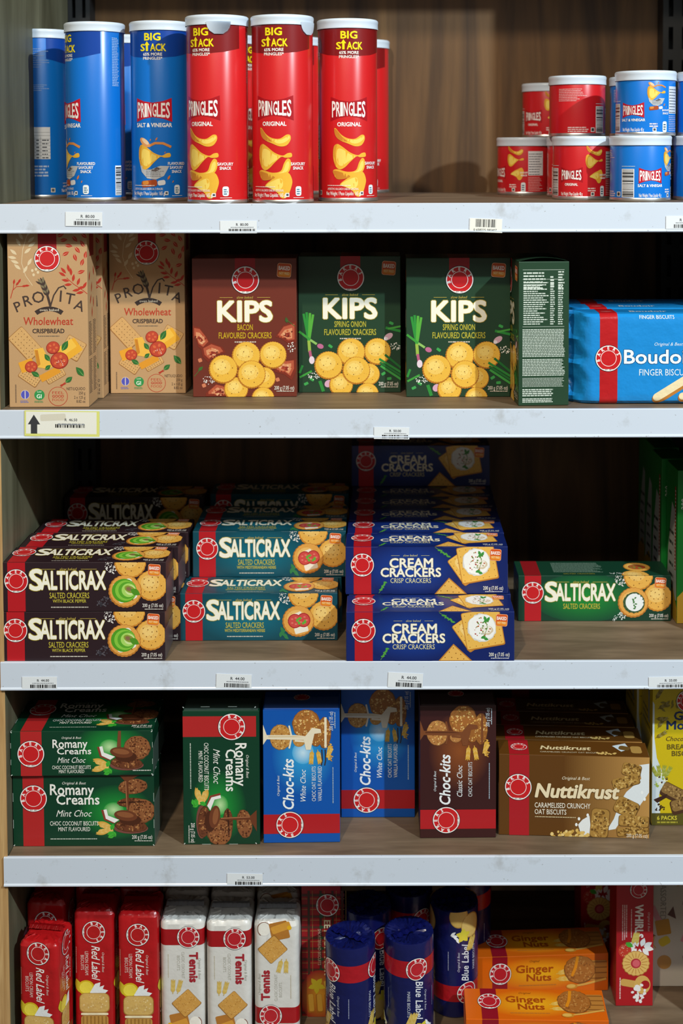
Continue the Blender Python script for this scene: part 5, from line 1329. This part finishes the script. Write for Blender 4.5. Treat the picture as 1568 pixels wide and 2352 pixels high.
up(T_RD, 'biscuit_packet', 'shaded red packet behind the one beside the white packets', 318, 2150, .106, G9)

def art_tennis():
    a = Art(165, 130); u = 65
    a.rect(20.5, .3, 42, 129.7, '#a3151b', 1.2)
    a.emblem(31, u + 8, 15, '#b8202a')
    a.part = 'title'; a.text('Tennis', 72, u + 9.5, 10.5, '#a52530', w=40, bold=.045, L=3); a.part = 'body'
    a.text('Original & Best', 74, u + 21, 3.2, '#b3b0a4', shear=.3, L=3); a.text('CLASSIC COCONUT', 69, u - 1, 3.8, '#b9b6aa', w=36, L=3); a.text('BISCUITS', 66, u - 7, 3.8, '#b9b6aa', w=20, L=3); a.tiny(54, 86, u - 19, .8, '#c3b9a0', 3)
    a.part = 'food'
    a.quad(146, u - 4, 24, 24, 12, '#b5762f', 3.2, r=2); a.quad(150, u - 6, 10, 26, 20, '#d99a3a', 3.6, r=2); a.ell(150, u - 17, 3, 3, '#e9b21e', 4)
    a.quad(121, u + 5, 27, 30, 42, '#9c6a2c', 4, r=2); a.quad(120.6, u + 5, 25.6, 28.6, 42, '#d29c4c', 4.3, r=2); a.specks(120.6, u + 5, 14, 14, 80, .8, ('#b57d33', '#e0b368'), 4.6, 3, 42)
    for y, r in ((u - 13, 178), (u - 7, 165)): a.wheat(108, y, 20, r, '#d3b25a', 3.6, 5)
    a.ell(148, u + 16, 9, 8, '#f2ede2', 3); P = [(148 + 9.5 * math.cos(t * .2), u + 16 + 8.5 * math.sin(t * .2)) for t in range(-4, 14)]; a.strip(P, .9, '#7d4a34', 3.3)
    a.part = 'body'
    return a
T_TE = packet(.0590, .062, .157, .009, '#d9d6d0', art_tennis(), orient='cw', mat=M_FILM, seal_c='#b9bcc2', seed=5)
T_TR = packet(.0590, .062, .157, .009, '#d9d6d0', art_tennis(), orient='ccw', mat=M_FILM, seal_c='#b9bcc2', seed=6)
G10 = 'white coconut biscuit packets'
for tpl, lab, px, Y, rz_ in ((T_TE, 'white coconut biscuit packet nearest the red packets, emblem near its top', 419, .052, 0), (T_TE, 'white coconut biscuit packet in the middle of the three white ones', 525, .048, 0), (T_TR, 'white coconut biscuit packet turned upside down, biscuit picture near its top', 635, .046, 0),
                       (T_TE, 'shaded white packet behind the one nearest the red packets', 428, .118, .0), (T_TE, 'shaded white packet behind the middle white one', 534, .114, 0), (T_TR, 'shaded white packet behind the upside down white one', 640, .112, 0)):
    up(tpl, 'biscuit_packet', lab, px, 2220, Y, G10, rz_)

def art_eet():
    a = Art(175, 58); B_ = '#a3191f'
    for i in range(12):
        x = 4 + i * 14.8; a.rect(x, .2, min(x + 4.5, 174.8), 57.8, '#6e1a1c', .6); a.rect(x + 7, .2, min(x + 7.6, 174.8), 57.8, '#b08a4a', .7); a.rect(x + 1.8, .2, min(x + 2.6, 174.8), 57.8, '#27402a', .8)
    for y in (8, 24, 40, 53): a.rect(.2, y, 174.8, y + 3.6, '#5d2320', 1); a.rect(.2, y + 1.4, 174.8, y + 2.2, '#27402a', 1.3); a.rect(.2, y + 6.5, 174.8, y + 7, '#b08a4a', 1.2)
    for i in range(12): a.rect(4 + i * 14.8, 24, 8 + i * 14.8, 29, '#274a30', 1.6)
    a.emblem(20, 35, 15.6, '#b8202a')
    a.part = 'title'; a.text('EET-SUM-MOR', 79, 30.5, 8.0, '#ecd9ae', w=76, bold=.03, L=3); a.part = 'body'
    a.text('SHORTBREAD BISCUITS', 78, 22, 4, '#d8b9a0', w=50, L=3)
    a.part = 'food'; a.glow(146, 24, 36, 26, '#a3191f', '#e8a52a', 2)
    a.quad(132, 42, 18, 26, 10, '#c9862a', 4, r=2); a.quad(131, 43, 16, 24, 10, '#ecc04a', 4.3, r=2)
    for k in range(4): a.quad(156, 12 + k * 11.5, 26, 8.6, 4, '#b8741f', 4, r=2); a.quad(155, 12.6 + k * 11.5, 24, 6.6, 4, '#e2ac3f', 4.3, r=2)
    for k in range(5): a.leaf(131 + 6 * math.cos(k * 1.26), 20 + 6 * math.sin(k * 1.26), 12, 4, k * 72, '#d9c52a', 5)
    a.wheat(122, 34, 22, 165, '#d8b04a', 4.6, 5); a.part = 'body'
    return a
T_EE = carton(.182, .0525, .060, '#a3191f', art_eet(), orient='cw')
pe = at_z(738, 2336, Z5)
put(T_EE, 'biscuit_carton', 'red tartan shortbread carton standing between white packets and navy rolls', (pe.x, pe.y + .03, Z5 + .0004), 0, 'red tartan carton')

def roll(seed=1, flip=False):
    R, H = .0325, .147; rnd = random.Random(seed); C = 2 * math.pi * R * 1000; u = C / 2
    a = Art(H * 1000, C)
    a.rect(23, .2, 45, C - .2, '#a8141f', 1.2)
    for n, v in (('', u - 10), ('#1', u + 58), ('#2', u - 78)):
        a.emblem(34, v, 15, '#b8202a')
        a.part = 'title' + n; a.text('Blue Label', 76, v - 2, 10, '#e3e4ea', w=52, shear=.35, bold=.01, L=3); a.part = 'body'
        a.text('Original & Best', 78, v + 11, 3, '#c3c8d8', shear=.3, L=3); a.text('MARIE BISCUITS', 80, v - 13, 3.8, '#c9ccd8', w=34, L=3); a.tiny(66, 92, v + 26, .8, '#aab0c8', 3)
        a.part = 'food' + n
        a.ell(126, v - 6, 17, 15, '#b98b3c', 3.6, n=30); a.ell(126, v - 5.6, 15.6, 13.8, '#dcb868', 3.9); a.ell(140, v + 12, 15, 13, '#b98b3c', 3.3); a.ell(140, v + 12.4, 13.6, 11.8, '#d4ac58', 3.5)
        for k in range(5): a.leaf(114 + 5 * math.cos(k * 1.26), v + 6 + 5 * math.sin(k * 1.26), 11, 4, k * 72, '#d9c83a', 4.4)
        for k in range(4): a.leaf(108 + k * 3, v + 14 + k * 2, 9, 2, 30 + k * 33, '#eef0f2', 4.2)
        for dy in (-14, -8): a.wheat(112, v + dy, 22, 170 + dy, '#cfae52', 4, 5)
        a.part = 'body'
    A = a.rotated('ccw' if flip else 'cw')
    B = Bag(); n = 60
    prof = [(0, 0, 0), (R * .96, 0, 0), (R, .002, 0)] + [(R, H * t, 0) for t in (.3, .6, .9)] + [(R, H - .003, .0002), (R * .985, H - .001, .0006), (R * .9, H - .0005, .0016), (R * .7, H - .0022, .0022), (R * .45, H - .003, .0022), (R * .15, H - .0036, .001), (0, H - .004, 0)]
    bm = bmesh.new(); rings = []
    for r_, z, j in prof:
        if r_ == 0: rings.append([bm.verts.new((0, 0, z))]); continue
        rings.append([bm.verts.new((r_ * math.cos(2 * math.pi * i / n), r_ * math.sin(2 * math.pi * i / n), z + j * (math.sin(i * 2.9 + r_ * 300) * .6 + rnd.uniform(-.5, .5)))) for i in range(n)])
    for p, q in zip(rings, rings[1:]):
        for i in range(n):
            j = (i + 1) % n
            bm.faces.new([p[0], q[j], q[i]] if len(p) == 1 else ([p[i], p[j], q[0]] if len(q) == 1 else [p[i], p[j], q[j], q[i]]))
    B.mesh_in('body', bm, '#10164e')
    def mp(x, y, L):
        t = (x * .001 - C / 2000) / R; r_ = R + L * LAY + .00004
        return (r_ * math.sin(t), -r_ * math.cos(t), y * .001)
    B.wrapped(A, mp, [1000 * c + C / 2 for c in cyl_cuts(R)])
    ms = B.build('roll', M_FOIL)
    for p in ms['body'].polygons: p.use_smooth = True
    ms['body'].set_sharp_from_angle(angle=math.radians(25))
    # twisted flap of foil folded over the top
    bm = bmesh.new(); m_ = 16; rr = []
    for k in range(3):
        rr.append([bm.verts.new((R * .8 * (2 * i / m_ - 1), (-.006 + .006 * k), H + .0012 * (k == 1) - .0004 + .0012 * math.sin(i * 1.9 + k))) for i in range(m_ + 1)])
    for p, q in zip(rr, rr[1:]):
        for i in range(m_): bm.faces.new((p[i], p[i + 1], q[i + 1], q[i]))
    bmesh.ops.solidify(bm, geom=bm.faces[:], thickness=.0004)
    b2 = Bag(); b2.mesh_in('s', bm, '#141b6a')
    return dict(meshes=ms, extra=[('foil_fold', b2.build('fold', M_FOIL)['s'])], size=(2 * R, 2 * R, H))
T_RO, T_RI = roll(1), roll(2, True)
G11 = 'navy foil biscuit rolls'
up(T_RO, 'biscuit_roll', 'foremost navy foil biscuit roll, next to the tartan carton', 803, 2230, .004, G11, -.55, None, 'biscuit roll')
up(T_RO, 'biscuit_roll', 'navy foil biscuit roll with its round emblem at the right edge', 940, 2230, .014, G11, .62, None, 'biscuit roll')
up(T_RO, 'biscuit_roll', 'shaded navy roll behind the foremost one', 843, 2120, .076, G11, .9, None, 'biscuit roll')
up(T_RO, 'biscuit_roll', 'shaded navy roll behind the roll with emblem at its right edge', 940, 2110, .120, G11, -1.2, None, 'biscuit roll')
up(T_RI, 'biscuit_roll', 'navy roll turned upside down, red band near its foot, beside the orange cartons', 1046, 2200, .084, G11, .2, None, 'biscuit roll')
up(T_RO, 'biscuit_roll', 'dark navy roll farthest back, behind the upside down one', 1078, 2100, .160, G11, .2, None, 'biscuit roll')

def art_ginger(H, D=False):
    a = Art(183, H); k = H / 61.5; o = '#d8620c'
    a.glow(88, 32 * k, 66, 27 * k, o, '#efb01c', .6)
    a.rect(21, .2, 42, H - .2, '#8f1222', 2); a.emblem(32, H * (.57 if D else .54), 15.5, '#b8202a', 1.0 if not D else 1.0)
    a.part = 'title'; a.text('Ginger', 80, 34 * k, 12 * k, '#a8480c', w=52, bold=.03, L=3); a.text('Nuts', 86, 20 * k, 11 * k, '#a8480c', w=34, bold=.03, L=3); a.part = 'body'
    a.text('Original', 80, 51 * k, 3.4 * k, '#8a4a14', shear=.3, L=3); a.tiny(58, 110, 12 * k, 1.4, '#b8702a', 3)
    a.part = 'food'
    for y, r in ((30, 15), (22, 0)): a.wheat(110, y * k, 24, r, '#e0b04a', 2.4, 5)
    a.quad(168, 34 * k, 26, 34 * k, 0, '#b87a34', 3, r=3)
    for q in range(4): a.rect(157, (20 + q * 9) * k, 181, (22 + q * 9) * k, '#8a5420', 3.4)
    a.crumb(143, 36 * k, 22, 23 * k, '#a8662a', ('#b87a3a', '#8a5020', '#c48a48'), 4, 120, 0, 3, 1.2)
    a.strip([(140, 58 * k), (137, 40 * k), (132, 26 * k)], 4, '#e08a1a', 5.6)
    a.strip([(180, 20 * k), (150, 12 * k), (132, 9 * k)], 3, '#d9a24a', 6); a.ell(132, 9 * k, 8, 4.4 * k, '#c9862a', 6.2); a.ell(131, 9.6 * k, 6, 3 * k, '#e0b055', 6.5)
    a.part = 'body'
    return a
aGf, aGt = art_ginger(53), art_ginger(61.5, True)
T_GN = carton(.183, .053, .0615, '#d8620c', aGf, aGt)
G12 = 'orange ginger biscuit cartons'
def orange(lab, px, py, Y, lay, rz_):
    p = at_y(px, py, Y); put(T_GN, 'biscuit_carton', lab, (p.x, Y + .0308, Z5 + .0004 + lay * .0535), rz_, G12)
orange('foremost orange ginger biscuit carton at the bottom edge of the frame', 1235, 2338, .004, 0, -.025)
YG = .06
while at_y(1244, 2196, YG).z > Z5 + .0534: YG += .002
orange('orange ginger biscuit carton set back behind the foremost one', 1244, 2196, YG, 0, .05)

def art_whirls():
    a = Art(190, 52)
    a.emblem(27, 30, 12, '#b8202a')
    a.part = 'title'; a.text('WHIRLS', 71, 26, 10.4, '#efe6de', w=46, bold=.04, L=3); a.part = 'body'
    a.text('Original & Best', 72, 43, 3, '#e0b9b4', shear=.3, L=3); a.block(48, 8, 98, 16, 3, '#e0b9b4', .5, .1, L=2); a.tiny(54, 94, 20, 1.2, '#e0b9b4', 3)
    a.part = 'food'; sp = 108
    for k in range(9): a.leaf(sp + 8 * math.cos(k * .7), 32 + 13 * math.sin(k * .7), 13, 4, k * 40, '#efeeec', 2)
    for y, r in ((28, 175), (22, 165)): a.wheat(104, y, 18, r, '#dcc05a', 3, 5)
    a.ell(112, 12, 10, 9, '#c23a2a', 2.4); a.specks(112, 12, 8, 7, 20, .6, ('#e9b8a0',), 2.7); a.leaf(104, 18, 12, 4, 60, '#4fae3a', 3.2)
    a.ell(130, 27, 17, 18, '#b9803a', 3.4, sc=18, sca=.06); a.ell(130, 27, 16, 17, '#e3ba68', 3.7, sc=18, sca=.06)
    for k in range(18): a.stem(130 + 8 * math.cos(k * .349), 27 + 8 * math.sin(k * .349), 130 + 15 * math.cos(k * .349), 27 + 16 * math.sin(k * .349), 1, '#c0883e', 4)
    a.ell(130, 27, 7, 7, '#b5303a', 4.3); a.ell(130, 27.4, 5, 5, '#d9616a', 4.6)
    a.quad(158, 18, 24, 10, 80, '#d2a656', 3, r=4); a.ell(160, 36, 13, 11, '#d9ae5c', 3.1); a.ell(160, 40, 6, 6, '#a8161e', 3.4); a.specks(172, 34, 12, 12, 30, 2.4, ('#efeeec',), 3.6)
    a.part = 'body'; a.tiny(150, 180, 5, 1.4, '#e9c9c4', 3); return a
T_WH = carton(.190, .0505, .050, '#ad1820', art_whirls(), orient='cw')
pw = at_z(1456, 2311, Z5)
put(T_WH, 'biscuit_carton', 'bright red upright carton with jam biscuit picture, right of the orange cartons', (pw.x, pw.y + .025, Z5 + .0004), 0, 'red jam biscuit cartons')
p2 = at_y(1372, 2100, .235)
put(T_WH, 'biscuit_carton', 'shaded red upright carton set back, left of the bright red one', (p2.x, .262, Z5 + .0004), .04, 'red jam biscuit cartons')
def art_assorted():
    a = Art(185, 90)
    a.part = 'title'; a.text('ASSORTED', 64, 24, 8, '#8a8478', w=50, bold=.0, L=2); a.part = 'food'
    a.quad(40, 9, 42, 5, -3, '#7d2a22', 2, r=2.4); a.ell(72, 8, 6, 7, '#4a2a20', 2); a.quad(82, 18, 26, 8, 25, '#c98a92', 2.2, r=1); a.quad(100, 28, 22, 20, 10, '#b5811e', 2.4, r=2); a.clip([(104, 4), (118, 8), (112, 18)], '#4a2a20', 2); a.quad(120, 30, 12, 16, 30, '#cdb52a', 2.2, r=4); a.ell(8, 12, 6, 6, '#4a2a24', 2); a.quad(8, 26, 10, 10, 20, '#a8453a', 2, r=3); a.clip([(70, 42), (88, 46), (82, 34)], '#5a2f22', 2); a.strip([(112, 16), (124, 14), (130, 18)], 1.4, '#c9a24a', 2.2)
    a.quad(30, 50, 20, 14, 20, '#b5811e', 2, r=2); a.ell(66, 64, 9, 9, '#5a2f22', 2); a.quad(110, 60, 24, 8, -20, '#c98a92', 2, r=1); a.ell(150, 30, 10, 10, '#b98a4a', 2); a.quad(150, 66, 24, 18, 10, '#7d4a2c', 2, r=3); a.part = 'body'
    return a
T_AS = carton(.185, .090, .055, '#c3bcae', art_assorted(), orient='cw')
pa = at_z(1549, 2266, Z5)
put(T_AS, 'biscuit_carton', 'pale beige assorted biscuit carton at the right frame edge', (pa.x, pa.y + .0275, Z5 + .0004), 0, 'beige carton')
